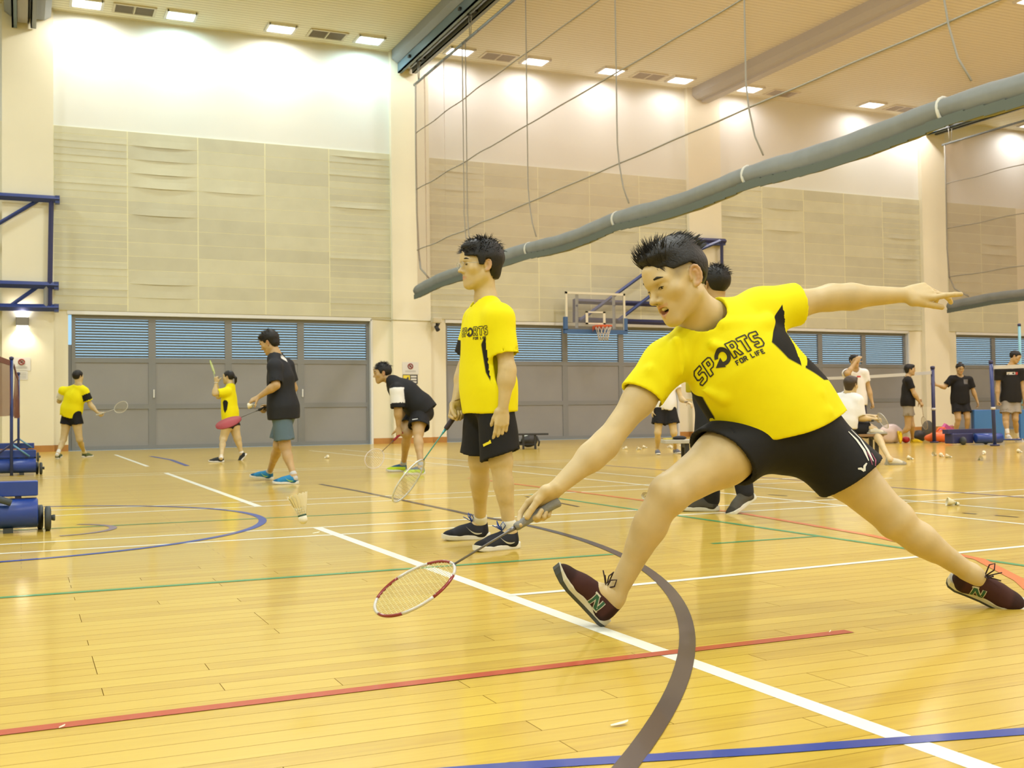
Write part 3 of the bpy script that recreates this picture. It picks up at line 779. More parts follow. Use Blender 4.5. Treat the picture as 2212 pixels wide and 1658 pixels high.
        for _ in range(relax):        # one light smoothing pass
            nv = np.zeros_like(cp); c = np.zeros(len(cp))
            for a, b in ((0, 1), (1, 2), (2, 3), (3, 0)):
                np.add.at(nv, Q[:, a], cp[Q[:, b]]); np.add.at(c, Q[:, a], 1); np.add.at(nv, Q[:, b], cp[Q[:, a]]); np.add.at(c, Q[:, b], 1)
            cp = np.where(c[:, None] > 0, cp * .5 + .5 * nv / np.maximum(c, 1)[:, None], cp)
        return cp, Q
def mesh_obj(name, parts, m, parent, attrs=None):
    """parts = [(verts, quads)] in world space, joined in one mesh; attrs = {name: function(P)->values}"""
    off = 0; VV = []; QQ = []
    for V, Q in parts:
        VV.append(V); QQ.append(Q + off); off += len(V)
    V = np.concatenate(VV); Q = np.concatenate(QQ)
    me = bpy.data.meshes.new(name)
    Vl = V - world_loc(parent) if parent is not None else V
    me.vertices.add(len(V)); me.vertices.foreach_set('co', Vl.astype(np.float32).ravel())
    me.loops.add(Q.size); me.loops.foreach_set('vertex_index', Q.astype(np.int32).ravel())
    me.polygons.add(len(Q)); me.polygons.foreach_set('loop_start', np.arange(0, Q.size, 4, dtype=np.int32))
    me.polygons.foreach_set('use_smooth', np.ones(len(Q), bool))
    me.update(calc_edges=True)
    for k, fn in (attrs or {}).items():
        a = me.attributes.new(k, 'FLOAT', 'POINT'); a.data.foreach_set('value', np.asarray(fn(V), np.float32))
    me.materials.append(m); o = bpy.data.objects.new(name, me); link(o, parent)
    return o
def sinnoise(seed, freq, n=6, aniso=None):
    r = np.random.default_rng(seed); K = r.normal(size=(n, 3)); K /= np.linalg.norm(K, axis=1)[:, None]
    if aniso is not None:
        K = K - np.outer(K @ aniso[0], aniso[0]) * aniso[1]
    K = K * freq * r.uniform(.6, 1.6, n)[:, None]; ph = r.uniform(0, 6.28, n); W = r.normal(size=(3, 3)) * freq * .35; wp_ = r.uniform(0, 6.28, 3)
    def fn(P):
        Pw = P + np.sin(P @ W + wp_) * (.55 / freq)
        return np.sin(Pw @ K.T + ph).sum(1) / n
    return fn

# ------------------------------------------------------------------ people materials
def skin_material(name, base, lip=(0.50, 0.20, 0.15), flush=(.62, .30, .20)):
    m = bpy.data.materials.new(name); m.use_nodes = True; nt = m.node_tree; b = nt.nodes['Principled BSDF']; L = nt.links
    at = nt.nodes.new('ShaderNodeAttribute'); at.attribute_name = 'tint'
    at2 = nt.nodes.new('ShaderNodeAttribute'); at2.attribute_name = 'dark'
    tc = nt.nodes.new('ShaderNodeTexCoord'); n = nt.nodes.new('ShaderNodeTexNoise'); n.inputs['Scale'].default_value = 14; n.inputs['Detail'].default_value = 4; L.new(tc.outputs['Object'], n.inputs['Vector'])
    hs = nt.nodes.new('ShaderNodeHueSaturation'); hs.inputs['Color'].default_value = (*base, 1)
    mr = nt.nodes.new('ShaderNodeMapRange'); mr.inputs[1].default_value = .3; mr.inputs[2].default_value = .7; mr.inputs[3].default_value = .93; mr.inputs[4].default_value = 1.07
    L.new(n.outputs['Fac'], mr.inputs[0]); L.new(mr.outputs[0], hs.inputs['Value'])
    m1 = nt.nodes.new('ShaderNodeMix'); m1.data_type = 'RGBA'; L.new(at.outputs['Fac'], m1.inputs[0]); L.new(hs.outputs[0], m1.inputs[6]); m1.inputs[7].default_value = (*lip, 1)
    m2 = nt.nodes.new('ShaderNodeMix'); m2.data_type = 'RGBA'; L.new(at2.outputs['Fac'], m2.inputs[0]); L.new(m1.outputs[2], m2.inputs[6]); m2.inputs[7].default_value = (0.045, 0.035, 0.03, 1)
    L.new(m2.outputs[2], b.inputs['Base Color']); b.inputs['Roughness'].default_value = .48
    return m
SKIN = skin_material('skin', (0.545, 0.42, 0.225)); SKIN_B = skin_material('tanned_skin', (0.45, 0.305, 0.150))
HAIR = mat('black_hair', (0.0085, 0.0080, 0.0085), .5, spec=.35, bump=.25, bscale=120); HAIR_B = mat('dark_brown_hair', (0.035, 0.022, 0.014), .5)
def cloth(name, c, c2=None, c3=None, rough=.75):
    """fabric; 'panel' and 'panel2' attributes mark sewn-in areas of other colours"""
    if name in MATS: return MATS[name]
    m = bpy.data.materials.new(name); m.use_nodes = True; nt = m.node_tree; b = nt.nodes['Principled BSDF']; L = nt.links
    b.inputs['Roughness'].default_value = rough; b.inputs['Sheen Weight'].default_value = .0
    b.inputs['Specular IOR Level'].default_value = .25
    cur = None
    for an, cc in (('panel', c2), ('panel2', c3)):
        if cc is None: continue
        at = nt.nodes.new('ShaderNodeAttribute'); at.attribute_name = an
        gt = nt.nodes.new('ShaderNodeMapRange'); gt.inputs[1].default_value = -.05; gt.inputs[2].default_value = .05; L.new(at.outputs['Fac'], gt.inputs[0])
        mx = nt.nodes.new('ShaderNodeMix'); mx.data_type = 'RGBA'; L.new(gt.outputs[0], mx.inputs[0])
        if cur is None: mx.inputs[6].default_value = (*c, 1)
        else: L.new(cur, mx.inputs[6])
        mx.inputs[7].default_value = (*cc, 1); cur = mx.outputs[2]
    if cur is None: b.inputs['Base Color'].default_value = (*c, 1)
    else: L.new(cur, b.inputs['Base Color'])
    tc = nt.nodes.new('ShaderNodeTexCoord'); n = nt.nodes.new('ShaderNodeTexNoise'); n.inputs['Scale'].default_value = 22; n.inputs['Detail'].default_value = 3; L.new(tc.outputs['Object'], n.inputs['Vector'])
    bp = nt.nodes.new('ShaderNodeBump'); bp.inputs['Strength'].default_value = .18; bp.inputs['Distance'].default_value = .01; L.new(n.outputs['Fac'], bp.inputs['Height']); L.new(bp.outputs[0], b.inputs['Normal'])
    MATS[name] = m; return m

# ------------------------------------------------------------------ body pieces
def hand_ops(fd, W, a, n, side, curls, spread=0.0, thumb=(.55, .75, .25), tcurl=(15, 20), s=1.0):
    """W wrist, a towards the knuckles, n out of the palm, side vector towards the thumb"""
    a = unit(a); n = unit(n - a * (np.asarray(n) @ a)); t = unit(np.asarray(side) - a * (np.asarray(side) @ a) - n * (np.asarray(side) @ n))
    lat = (.029, .0095, -.0105, -.0285); al = (.088, .092, .087, .078); ln = (.95, 1.06, 1.0, .80); ends = []
    fd.ell(W + a * .048 * s + n * .002, np.array((.040, .054, .0165)) * s, np.stack([t, a, n], 1), .02)
    for i in range(4):
        kn = W + s * (a * al[i] + t * lat[i] - n * .004)
        fd.cone(W + a * .02 * s + t * lat[i] * .45 * s, kn, .0145 * s, .0108 * s, .012)
        c = curls[i]; ang = 0; d0 = unit(a + t * spread * (1.2 - i * .8)); p = kn; r = .0098 * s
        for j, (seg, cu) in enumerate(zip((.045, .027, .021), c)):
            ang += math.radians(cu); d = unit(d0 * math.cos(ang) + n * math.sin(ang)); q = p + d * seg * ln[i] * s
            fd.cone(p, q, r, r * .92, .0035); p = q; r *= .92
        ends.append((p, d))
    b = W + s * (a * .022 + t * .026 + n * .006); d = unit(a * thumb[0] + t * thumb[1] + n * thumb[2]); p = b
    fd.cone(W + s * a * .012, b, .016 * s, .0165 * s, .015)
    for j, (seg, r) in enumerate(((.040, .0145), (.032, .0118), (.027, .0105))):
        q = p + d * seg * s; fd.cone(p, q, r * s, r * .88 * s, .008 if j == 0 else .003); p = q
        if j < 2: d = unit(d * math.cos(math.radians(tcurl[j])) + unit(n * .6 - t * .8) * math.sin(math.radians(tcurl[j])))
    ends.append((p, d)); return ends
def head_ops(fd, hc, R, s=1.0, smile=False, nose=1.0, ears=True):
    """hc head centre, R columns right/forward/up"""
    T = lambda x, y, z: hc + R @ (np.array((x, y, z)) * s)
    E = lambda c, r, k, op='u': fd.ell(T(*c), np.array(r) * s, R, k * s, op=op)
    K = lambda a, b, ra, rb, k, op='u': fd.cone(T(*a), T(*b), ra * s, rb * s, k * s, op=op)
    E((0, -.014, .034), (.0735, .094, .083), .02)
    E((0, .030, -.025), (.0595, .060, .080), .04)
    for x in (-1, 1):
        K((x * .050, -.006, -.052), (x * .016, .062, -.098), .017, .016, .035)
        E((x * .044, .054, -.018), (.024, .022, .020), .025)
        K((x * .010, .084, .026), (x * .042, .072, .026), .011, .010, .02)
    E((0, .066, -.100), (.022, .020, .016), .025)
    K((0, .082, .058), (0, .084, .03), .02, .014, .04)
    for x in (-1, 1):
        E((x * .031, .094, .005), (.016, .012, .009), .012, 's')
        E((x * .031, .0745, .003), (.0185, .0125, .0125), .006)
    K((0, .083, .014), (0, .100 + .008 * nose, -.026), .0085, .0100, .012)
    E((0, .104 + .008 * nose, -.029), (.0115, .011, .0095), .006)
    for x in (-1, 1):
        E((x * .0125, .096, -.033), (.0085, .010, .0075), .007)
        E((x * .0065, .102, -.0395), (.0032, .0045, .003), .002, 's')
    E((0, .074, -.062), (.030, .018, .026), .02)
    if smile:
        K((-.028, .071, -.050), (0, .0905, -.0530), .0050, .0058, .006); K((.028, .071, -.050), (0, .0905, -.0530), .0050, .0058, .006)
        K((-.025, .070, -.064), (0, .0860, -.0835), .0055, .0068, .006); K((.025, .070, -.064), (0, .0860, -.0835), .0055, .0068, .006)
        E((0, .092, -.0655), (.0245, .030, .0115), .003, 's')
    else:
        K((-.021, .078, -.063), (0, .0915, -.0595), .0040, .0056, .005); K((.021, .078, -.063), (0, .0915, -.0595), .0040, .0056, .005)
        K((-.019, .078, -.067), (0, .0895, -.0705), .0042, .0066, .005); K((.019, .078, -.067), (0, .0895, -.0705), .0042, .0066, .005)
        E((0, .097, -.0652), (.021, .010, .0013), .002, 's')
    for x in (-1, 1):
        E((x * .031, .090, .0005), (.0125, .012, .0026), .002, 's')          # slit between the lids
        if ears:
            out = R @ np.array((x * .90, .42, .0)); e1 = unit(R @ np.array((x * .10, -.22, .97))); e2 = unit(np.cross(out, e1)); e2 = e2 if e2 @ R[:, 1] < 0 else -e2; Re = np.stack([unit(np.cross(e2, e1)), e2, e1], 1)
            C_ = T(x * .0800, -.014, -.003)
            fd.ell(C_ - unit(out) * .003 * s, np.array((.0042, .0165, .0285)) * s, Re, .006 * s)
            fd.ell(C_ + unit(out) * .003 * s - e2 * .004 * s - e1 * .003 * s, np.array((.0055, .0085, .0125)) * s, Re, .003 * s, op='s')
            ring = [C_ + (e2 * .0172 * math.cos(t) + e1 * .0300 * math.sin(t)) * s + unit(out) * .0015 * s for t in np.radians(np.linspace(-75, 205, 11))]
            fd.chain(ring, [.0036 * s] + [.0046 * s] * 9 + [.0030 * s], .002 * s)
            fd.chain([C_ + (e2 * .0075 * math.cos(t) + e1 * .0165 * math.sin(t)) * s for t in np.radians(np.linspace(-70, 120, 6))], [.0034 * s] * 6, .003 * s)
            fd.ell(C_ - e1 * .0275 * s - e2 * .002 * s, np.array((.0045, .0085, .0085)) * s, Re, .005 * s)
            fd.ell(C_ - e2 * .0135 * s - e1 * .006 * s, np.array((.0045, .0045, .0065)) * s, Re, .004 * s)
    return T
def head_tint(hc, R, s, smile, fade=0.0):
    def tint(P):
        q = ((P - hc) @ R) / s; x, y, z = np.abs(q[:, 0]), q[:, 1], q[:, 2]
        if smile: up = np.hypot(z + .0530 - .1 * x, (y - (.0925 - .7 * x)) * .6); lo = np.hypot(z + .0835 - .75 * x, (y - (.0885 - .65 * x)) * .6); wid = .0064
        else: up = np.hypot(z + .0598 + .12 * x, (y - (.094 - .65 * x)) * .6); lo = np.hypot(z + .0700 - .1 * x, (y - (.092 - .65 * x)) * .6); wid = .0056
        v = np.clip(1.6 - np.minimum(up, lo) / wid, 0, 1) * (x < .029) * (y > .055)
        ear = np.clip((x - .074) / .008, 0, 1) * (np.abs(y + .01) < .03) * (np.abs(z) < .045) * .42
        return np.maximum(v * .8, ear)
    def dark(P):
        q = ((P - hc) @ R) / s; x, y, z = np.abs(q[:, 0]), q[:, 1], q[:, 2]
        m = np.zeros(len(P))
        if smile: m = ((x < .025) & (np.abs(z + .0655) < .013) & (y > .045) & (y < .077 - .25 * x)).astype(float)
        nos = np.clip(1.4 - np.sqrt((x - .0065) ** 2 + (z + .0395) ** 2) / .004, 0, 1) * (y > .09) * .6
        side = np.clip((x - .052) / .012, 0, 1) * np.clip((z - .000 + (y - .03) * .4) / .03, 0, 1) * np.clip((.055 - y) / .02, 0, 1) * (z > -.02) * .55
        return np.maximum(np.maximum(m, nos), side * fade)
    return tint, dark
def hair_field(hc, R, s, vol=.014, style='short', seed=1):
    T = lambda x, y, z: hc + R @ (np.array((x, y, z)) * s)
    f = Field()
    f.ell(T(0, -.016, .038), (np.array((.0735, .094, .083)) + vol) * s, R, .01)
    if style == 'top':       # more volume on the crown and fringe
        f.ell(T(0, .035, .098), np.array((.060, .066, .030)) * s, R, .03)
        f.ell(T(0, -.05, .095), np.array((.058, .06, .035)) * s, R, .03)
    if style == 'thick':
        f.ell(T(0, -.045, .05), np.array((.083, .078, .085)) * s, R, .03)
        f.ell(T(0, .03, .100), np.array((.064, .070, .028)) * s, R, .03)
        f.ell(T(0, -.062, -.03), np.array((.062, .045, .055)) * s, R, .03)
    if style == 'tail':
        f.ell(T(0, -.115, .03), np.array((.02, .025, .022)) * s, R, .01)
        f.chain([T(0, -.115, .03), T(0, -.15, -.01), T(.01, -.145, -.07), T(.015, -.13, -.125)], [.018 * s, .026 * s, .024 * s, .010 * s], .01)
    nz = sinnoise(seed, 95 / s, 9, (R[:, 1], .78)); nzb = sinnoise(seed + 9, 34 / s, 6, (R[:, 1], .5))
    def disp(P):
        q = ((P - hc) @ R) / s; x, y, z = np.abs(q[:, 0]), q[:, 1], q[:, 2]
        # hairline height as a function of front/back position
        hl = np.interp(y, [-.2, -.035, -.028, .000, .008, .030, .036, .055, .2], [-.062, -.058, .030, .030, -.004, .000, .035, .058, .060])
        hl = np.where(y < -.035, -.058 + np.clip((x - .05) / .03, 0, 1) * .02, hl)
        if style == 'thick': hl = hl - np.where(y < -.035, .012, 0) - np.where(y > .05, .012, 0)
        if style == 'tail': hl = np.where(y < -.035, -.045, hl)
        cut = (hl - z) * s
        if style == 'tail': cut = np.where(y < -.1, -1, cut)
        if style == 'top':       # shaved sides
            cut = np.maximum(cut, (.040 - z - np.clip((-y - .02) * 1.2, 0, .12)) * s * np.clip((x - .045) / .01, 0, 1) + (np.clip((x - .045) / .01, 0, 1) - 1) * .05)
        return (nz(P) * .0042 + nzb(P) * .004) * s, cut
    f.hair = disp
    old = f.ev
    def ev(P, ops=None):
        d = old(P, ops); n, c = disp(P); return np.maximum(d + n, c)
    f.ev = ev
    return f
def ellipsoid_mb(mb, c, rad, R=np.eye(3), nu=12, nv=8):
    v = []; f = []
    for i in range(nv + 1):
        th = math.pi * i / nv
        for j in range(nu):
            ph = 2 * math.pi * j / nu; v.append(np.asarray(c) + R @ (np.array((math.sin(th) * math.cos(ph), math.sin(th) * math.sin(ph), math.cos(th))) * np.asarray(rad)))
    for i in range(nv):
        for j in range(nu): f.append((i * nu + j, i * nu + (j + 1) % nu, (i + 1) * nu + (j + 1) % nu, (i + 1) * nu + j)[::-1])
    return mb.add(v, f, True)
EYEW = mat('eye_white', (.55, .5, .42), .3); IRIS = mat('dark_iris', (.012, .009, .007), .2); TEETH = mat('teeth', (.72, .66, .46), .35)
def face_parts(body, hc, R, s, brows=True, smile=False, fine=True):
    T = lambda x, y, z: hc + R @ (np.array((x, y, z)) * s)
    for x in (-1, 1):
        e = ellipsoid_mb(MB(), T(x * .031, .0725, .002), np.array((.0125, .0122, .0115)) * s, R).build('eye', EYEW, body)
        ellipsoid_mb(MB(), T(x * .031, .0800, .0012), np.array((.0058, .0056, .0058)) * s, R).build('iris', IRIS, e)
        if brows:
            b = MB().tube([T(x * .012, .0945, .0270), T(x * .024, .0938, .0325), T(x * .037, .0885, .0340), T(x * .051, .0772, .0290)], [.0030 * s, .0048 * s, .0044 * s, .0015 * s], 6)
            b.build('eyebrow', HAIR, body)
            b = MB().tube([T(x * .0180, .0865, .0002), T(x * .026, .0888, .0042), T(x * .036, .0870, .0046), T(x * .046, .0805, .0028)], [.0008 * s, .0014 * s, .0017 * s, .0011 * s], 5)
            b.build('eyelashes', HAIR, body)
    if smile:
        t = MB()
        for i in range(8):
            x = (i - 3.5) * .0054; y = .0840 - 7.0 * x * x - abs(x) * .22
            ellipsoid_mb(t, T(x, y - .001, -.0605 + abs(x) * .05), np.array((.0029, .0030, .0058)) * s, R, 8, 6)
        t.build('teeth', TEETH, body)
        ellipsoid_mb(MB(), T(0, .068, -.0755), np.array((.017, .016, .006)) * s, R).build('tongue', mat('tongue', (.42, .16, .13), .4), body)

def strands(root, hc, R, s, n, seed, m, style='swept', vol=0.0):
    """fine locks over the hair cap"""
    rg = np.random.default_rng(seed); b = MB()
    for i in range(n):
        ph = rg.uniform(0, 2 * math.pi); ct = rg.uniform(-.55 if style == 'side' else .25, 1.0); st = math.sqrt(1 - ct * ct)
        nrm = np.array((st * math.cos(ph), st * math.sin(ph), ct)); base = np.array((0, -.014, .040)) + nrm * (np.array((.070, .096, .092)) + vol)
        if abs(base[0]) > .058 and style == 'swept': continue
        fr = np.clip((base[1] - .02) / .06, 0, 1)
        if style == 'side':
            base = np.array((0, -.016, .038)) + nrm * (np.array((.0735, .094, .083)) + .010)
            if base[2] < (-.045 if base[1] < -.035 else .062): continue
            tv = np.array((rg.normal() * .2, -.6, -.65)); d = tv - nrm * (tv @ nrm) + nrm * .10; cur = -nrm * .55; L = rg.uniform(.014, .030)
        if style == 'side': pass
        elif style == 'swept':
            d = nrm * .22 + np.array((rg.normal() * .22, -.8 + 1.75 * fr, .22 + .12 * fr)); cur = np.array((rg.normal() * .35, -.35 - .5 * fr, -.1 + 2.0 * fr)); L = rg.uniform(.030, .058) * (1 + .45 * fr)
        else:
            d = nrm * .55 + np.array((rg.normal() * .4, rg.normal() * .4 + .3, .0)); cur = np.array((rg.normal() * .4, .4 * rg.normal(), -.7)); L = rg.uniform(.025, .05)
        d = unit(d); p = base - nrm * .006; pts = [p]
        for k in range(5):
            d = unit(d + cur * .16); p = p + d * L / 5; pts.append(p)
        r0 = rg.uniform(.0012, .0030)
        b.tube([hc + R @ (q * s) for q in pts], [r0 * s * f for f in (1, 1, .85, .65, .4, .12)], 4, caps=False)
    return b.build('hair_locks', m, root)

# ------------------------------------------------------------------ shoes and rackets
def shoe(root, O, f, u, L, col, sole=(.72, .72, .70), vox=.005, logo=None, laces=(.02, .02, .02), name='shoe', loops=False, collar=None, label=None, outsole=None):
    R = frame(f, u); s = L / .275; T = lambda x, y, z: O + R @ (np.array((x, y, z)) * s)
    fd = Field()
    fd.cone(T(0, .048, .034), T(0, .046, .078), .037 * s, .034 * s, .02)
    fd.cone(T(0, .055, .048), T(0, .165, .040), .042 * s, .038 * s, .03)
    fd.cone(T(0, .075, .078), T(0, .150, .056), .026 * s, .024 * s, .02)
    fd.ell(T(0, .205, .026), np.array((.045, .064, .034)) * s, R, .03)
    fd.cone(T(0, .040, .100), T(0, .046, .062), .030 * s, .027 * s, .01)
    fd.cone(T(0, .050, .085), T(0, .030, .150), .0275 * s, .040 * s, .006, op='s')
    fd.cutall(T(0, 0, .012), -R[:, 2])
    def panel(P):
        q = ((P - O) @ R) / s; y, z = q[:, 1], q[:, 2]
        return np.maximum(np.maximum((.045 - y) * 8, (y - .215) * 8), (.026 - z) * 12) if collar is None else np.maximum((z - .062) * 10, (.05 - y) * 4 - .1)
    m = cloth('shoe_' + '_'.join('%02d' % int(c * 99) for c in col) + ('' if collar is None else '_c'), col, tuple(c * .55 for c in col) if collar is None else collar, rough=.8)
    up = mesh_obj(name, [fd.mesh(vox * s)], m, root, {'panel': panel})
    if label: up['label'] = label
    o = [];
    for (y, w) in ((-.004, .010), (.004, .026), (.03, .034), (.075, .034), (.12, .036), (.165, .043), (.20, .047), (.235, .043), (.26, .030), (.272, .012)): o.append((w, y))
    pts = [(x, y) for x, y in o] + [(-x, y) for x, y in o[::-1]]
    v = []; n = len(pts)
    for z, g in ((0, .93), (.006, 1.0), (.022, 1.02), (.027, .97)):
        for x, y in pts:
            spring = .012 * max(0, (y - .2) / .075) ** 2 + .004 * max(0, (.03 - y) / .03)
            v.append(T(x * g, (y - .135) * (g * .02 + .98) + .135, z + spring + (.004 if z > .01 and y < .06 else 0)))
    fc = [tuple(range(n - 1, -1, -1)), tuple(range(3 * n, 4 * n))] + [(r * n + i, r * n + (i + 1) % n, (r + 1) * n + (i + 1) % n, (r + 1) * n + i) for r in range(3) for i in range(n)]
    so = MB().add(v, [q[::-1] for q in fc])
    if outsole:
        ov = []
        for z, g in ((-.004, .95), (.0, 1.02), (.0075, 1.035), (.0085, 1.0)):
            for x, y in pts:
                spring = .012 * max(0, (y - .2) / .075) ** 2 + .004 * max(0, (.03 - y) / .03); rise = .016 * max(0, (y - .225) / .05) if z > 0 else 0
                ov.append(T(x * g, (y - .135) * (g * .03 + .97) + .135, z + spring + rise))
        MB().add(ov, [q[::-1] for q in fc]).build('outsole', mat('dark_outsole', outsole, .7), up)
    so.build('sole', mat('sole_%02d%02d%02d' % tuple(int(c * 99) for c in sole), sole, .6), up)
    lc = MB()
    for i in range(5):
        y = .085 + i * .017; zt = .098 - i * .0105
        lc.tube([T(-.022, y, zt - .012), T(-.008, y + .004, zt + .001), T(.008, y - .003, zt + .001), T(.022, y + .002, zt - .012)], .0028 * s, 5)
    if loops:
        for sx in (-1, 1):
            lc.tube([T(0, .098, .096), T(sx * .016, .118, .128), T(sx * .030, .112, .146), T(sx * .034, .100, .126), T(0, .098, .097)], .0026 * s, 5)
            lc.tube([T(0, .098, .096), T(sx * .012, .128, .116), T(sx * .02, .146, .126)], .0024 * s, 5)
        ellipsoid_mb(lc, T(0, .098, .098), np.array((.009, .007, .006)) * s, R, 8, 6)
    lc.build('laces', mat('lace_%02d%02d%02d' % tuple(int(c * 99) for c in laces), laces, .8), up)
    if logo:
        stick_logo(up, logo, T, R, s)
    return up
def wrap(tree, pts2, polys, origin, ex, ey, nrm, lift=.0012, reach=.25):
    """drape 2-D shapes onto a surface: pts2 in the (ex, ey) plane at origin, dropped along -nrm"""
    v = []; nrm = unit(nrm)
    for (x, y) in pts2:
        p = origin + ex * x + ey * y; hit = tree.ray_cast(Vector(p + nrm * reach), Vector(-nrm), reach * 2.5)
        q = np.array(hit[0]) + nrm * lift if hit[0] is not None else p
        v.append(q)
    return v, polys
def tree_of(o):
    me = o.data; off = world_loc(o)
    V = np.empty(len(me.vertices) * 3, np.float32); me.vertices.foreach_get('co', V); V = V.reshape(-1, 3) + off
    return BVHTree.FromPolygons(V.tolist(), [tuple(p.vertices) for p in me.polygons])
def stroke2(poly, w, closed=False, step=.004):
    """ribbon along a 2-D polyline"""
    P = [np.array(p, float) for p in poly]
    if closed: P = P + [P[0]]
    Q = []
    for a, b in zip(P[:-1], P[1:]):
        n = max(1, int(np.linalg.norm(b - a) / step)); Q += [a + (b - a) * i / n for i in range(n)]
    Q.append(P[-1]); v = []; f = []
    for i, p in enumerate(Q):
        if closed and i in (0, len(Q) - 1): t = Q[1] - Q[-2]
        else: t = Q[min(i + 1, len(Q) - 1)] - Q[max(i - 1, 0)]
        t = t / (np.linalg.norm(t) + 1e-12); n_ = np.array((-t[1], t[0])); v += [tuple(p - n_ * w / 2), tuple(p + n_ * w / 2)]
    for i in range(len(Q) - 1): f.append((2 * i, 2 * i + 2, 2 * i + 3, 2 * i + 1))
    return v, f
def stick(name, tree, shapes, origin, ex, ey, nrm, m, parent, lift=.0012):
    b = MB()
    for v2, f in shapes:
        v, f = wrap(tree, v2, f, origin, ex, ey, nrm, lift); b.add(v, f)
    return b.build(name, m, parent)
def grid_fill(poly, step=.004):
    """fill a simple polygon by a fan over a resampled outline (convex-ish shapes)"""
    P = [np.array(p, float) for p in poly]; Q = []
    for a, b in zip(P, P[1:] + P[:1]):
        n = max(1, int(np.linalg.norm(b - a) / step)); Q += [a + (b - a) * i / n for i in range(n)]
    c = np.mean(P, 0); v = [tuple(c)] + [tuple(q) for q in Q]; f = [(0, i + 1, (i + 1) % len(Q) + 1) for i in range(len(Q))]
    return v, f
def bar2(a, b, w):
    a, b = np.array(a, float), np.array(b, float); t = b - a; t /= np.linalg.norm(t); n = np.array((-t[1], t[0])) * w / 2
    return grid_fill([a - n, b - n, b + n, a + n])
def stick_logo(up, logo, T, R, s):
    tree = tree_of(up)
    for sx in ((-1, 1)):
        o = T(sx * .07, .098, .046); ex = R[:, 1] * sx; ey = R[:, 2]; nrm = R[:, 0] * sx
        if logo == 'N':
            w = .012; H_ = .040; W_ = .030
            pts = [(-W_ / 2, -H_ / 2), (W_ / 2 - 0, -H_ / 2)]
            N = [[(-.017, -.02), (-.017, .02)], [(-.013, .018), (.013, -.018)], [(.017, -.02), (.017, .02)]]
            stick('letter_edge', tree, [bar2((a[0] * s, a[1] * s), (b[0] * s, b[1] * s), .0155 * s) for a, b in N] + [bar2((-.028 * s, .022 * s), (-.004 * s, .022 * s), .006 * s), bar2((.028 * s, -.022 * s), (.006 * s, -.022 * s), .006 * s)], o, ex, ey, nrm, mat('logo_white', (.6, .58, .5), .6), up, .0012)
            stick('letter_n', tree, [bar2((a[0] * s, a[1] * s), (b[0] * s, b[1] * s), .0095 * s) for a, b in N], o, ex, ey, nrm, mat('logo_green', (.02, .10, .05), .6), up, .0022)
        elif logo in ('swoosh', 'swoosh_lime'):
            P = []
            for i in range(13):
                t = i / 12; x = -.045 + .085 * t; y = .016 - .030 * math.sin(math.pi * min(1, (1 - t) * 1.15)) ** 1.2 * (1 - .25 * t) if False else (.022 * (t - .25) ** 2 * 3.2 - .012)
                th = .0045 * math.sin(math.pi * min(1, t * .9 + .08)) * (1.35 - t)
                P.append((x * sx, y, th))
            up_ = [(x * s, (y + th) * s) for x, y, th in P]; lo_ = [(x * s, (y - th) * s) for x, y, th in P]
            v = up_ + lo_; f = [(i, i + 1, 13 + i + 1, 13 + i) for i in range(12)]
            stick('side_mark', tree, [(v, f)], o, ex, ey, nrm, mat('logo_silver' if logo == 'swoosh' else 'logo_lime', (.55, .54, .48) if logo == 'swoosh' else (.45, .75, .05), .4), up)
def open_normal(butt, tip, openness, sign=1):
    """string-bed normal turned so the bed shows this much of its face towards the photographer's side"""
    a = unit(np.asarray(tip) - np.asarray(butt)); vp = unit(-(FWD - a * (a @ FWD))); w = unit(np.cross(a, FWD)); return openness * vp + math.sqrt(1 - openness ** 2) * sign * w
def inked(o, lines, w, m, name='print', lift=.0018):
    """ribbons of print following a garment, through points where the picture shows them"""
    t = tree_of(o); b = MB()
    for pts in lines:
        P = []; Nn = []
        for i in range(len(pts) - 1):
            for k in range(4):
                u_ = k / 4; P.append((pts[i][0] * (1 - u_) + pts[i + 1][0] * u_, pts[i][1] * (1 - u_) + pts[i + 1][1] * u_, pts[i][2] * (1 - u_) + pts[i + 1][2] * u_))
        P.append(pts[-1]); H = []
        for (x, y, ww) in P:
            h = t.ray_cast(Vector(EYEP), Vector(unit(ray(x, y))), 60)
            if h[0] is not None: n = np.array(h[1]); n = n if n @ FWD < 0 else -n; H.append((np.array(h[0]) + n * lift, n, ww))
        if len(H) < 2: continue
        v = []
        for i, (p, n, ww) in enumerate(H):
            d = unit(H[min(i + 1, len(H) - 1)][0] - H[max(i - 1, 0)][0]); sdir = unit(np.cross(n, d)); v += [p - sdir * w * ww / 2, p + sdir * w * ww / 2]
        b.add(v, [(2 * i, 2 * i + 2, 2 * i + 3, 2 * i + 1) for i in range(len(H) - 1)])
    return b.build(name, m, o) if b.v else None
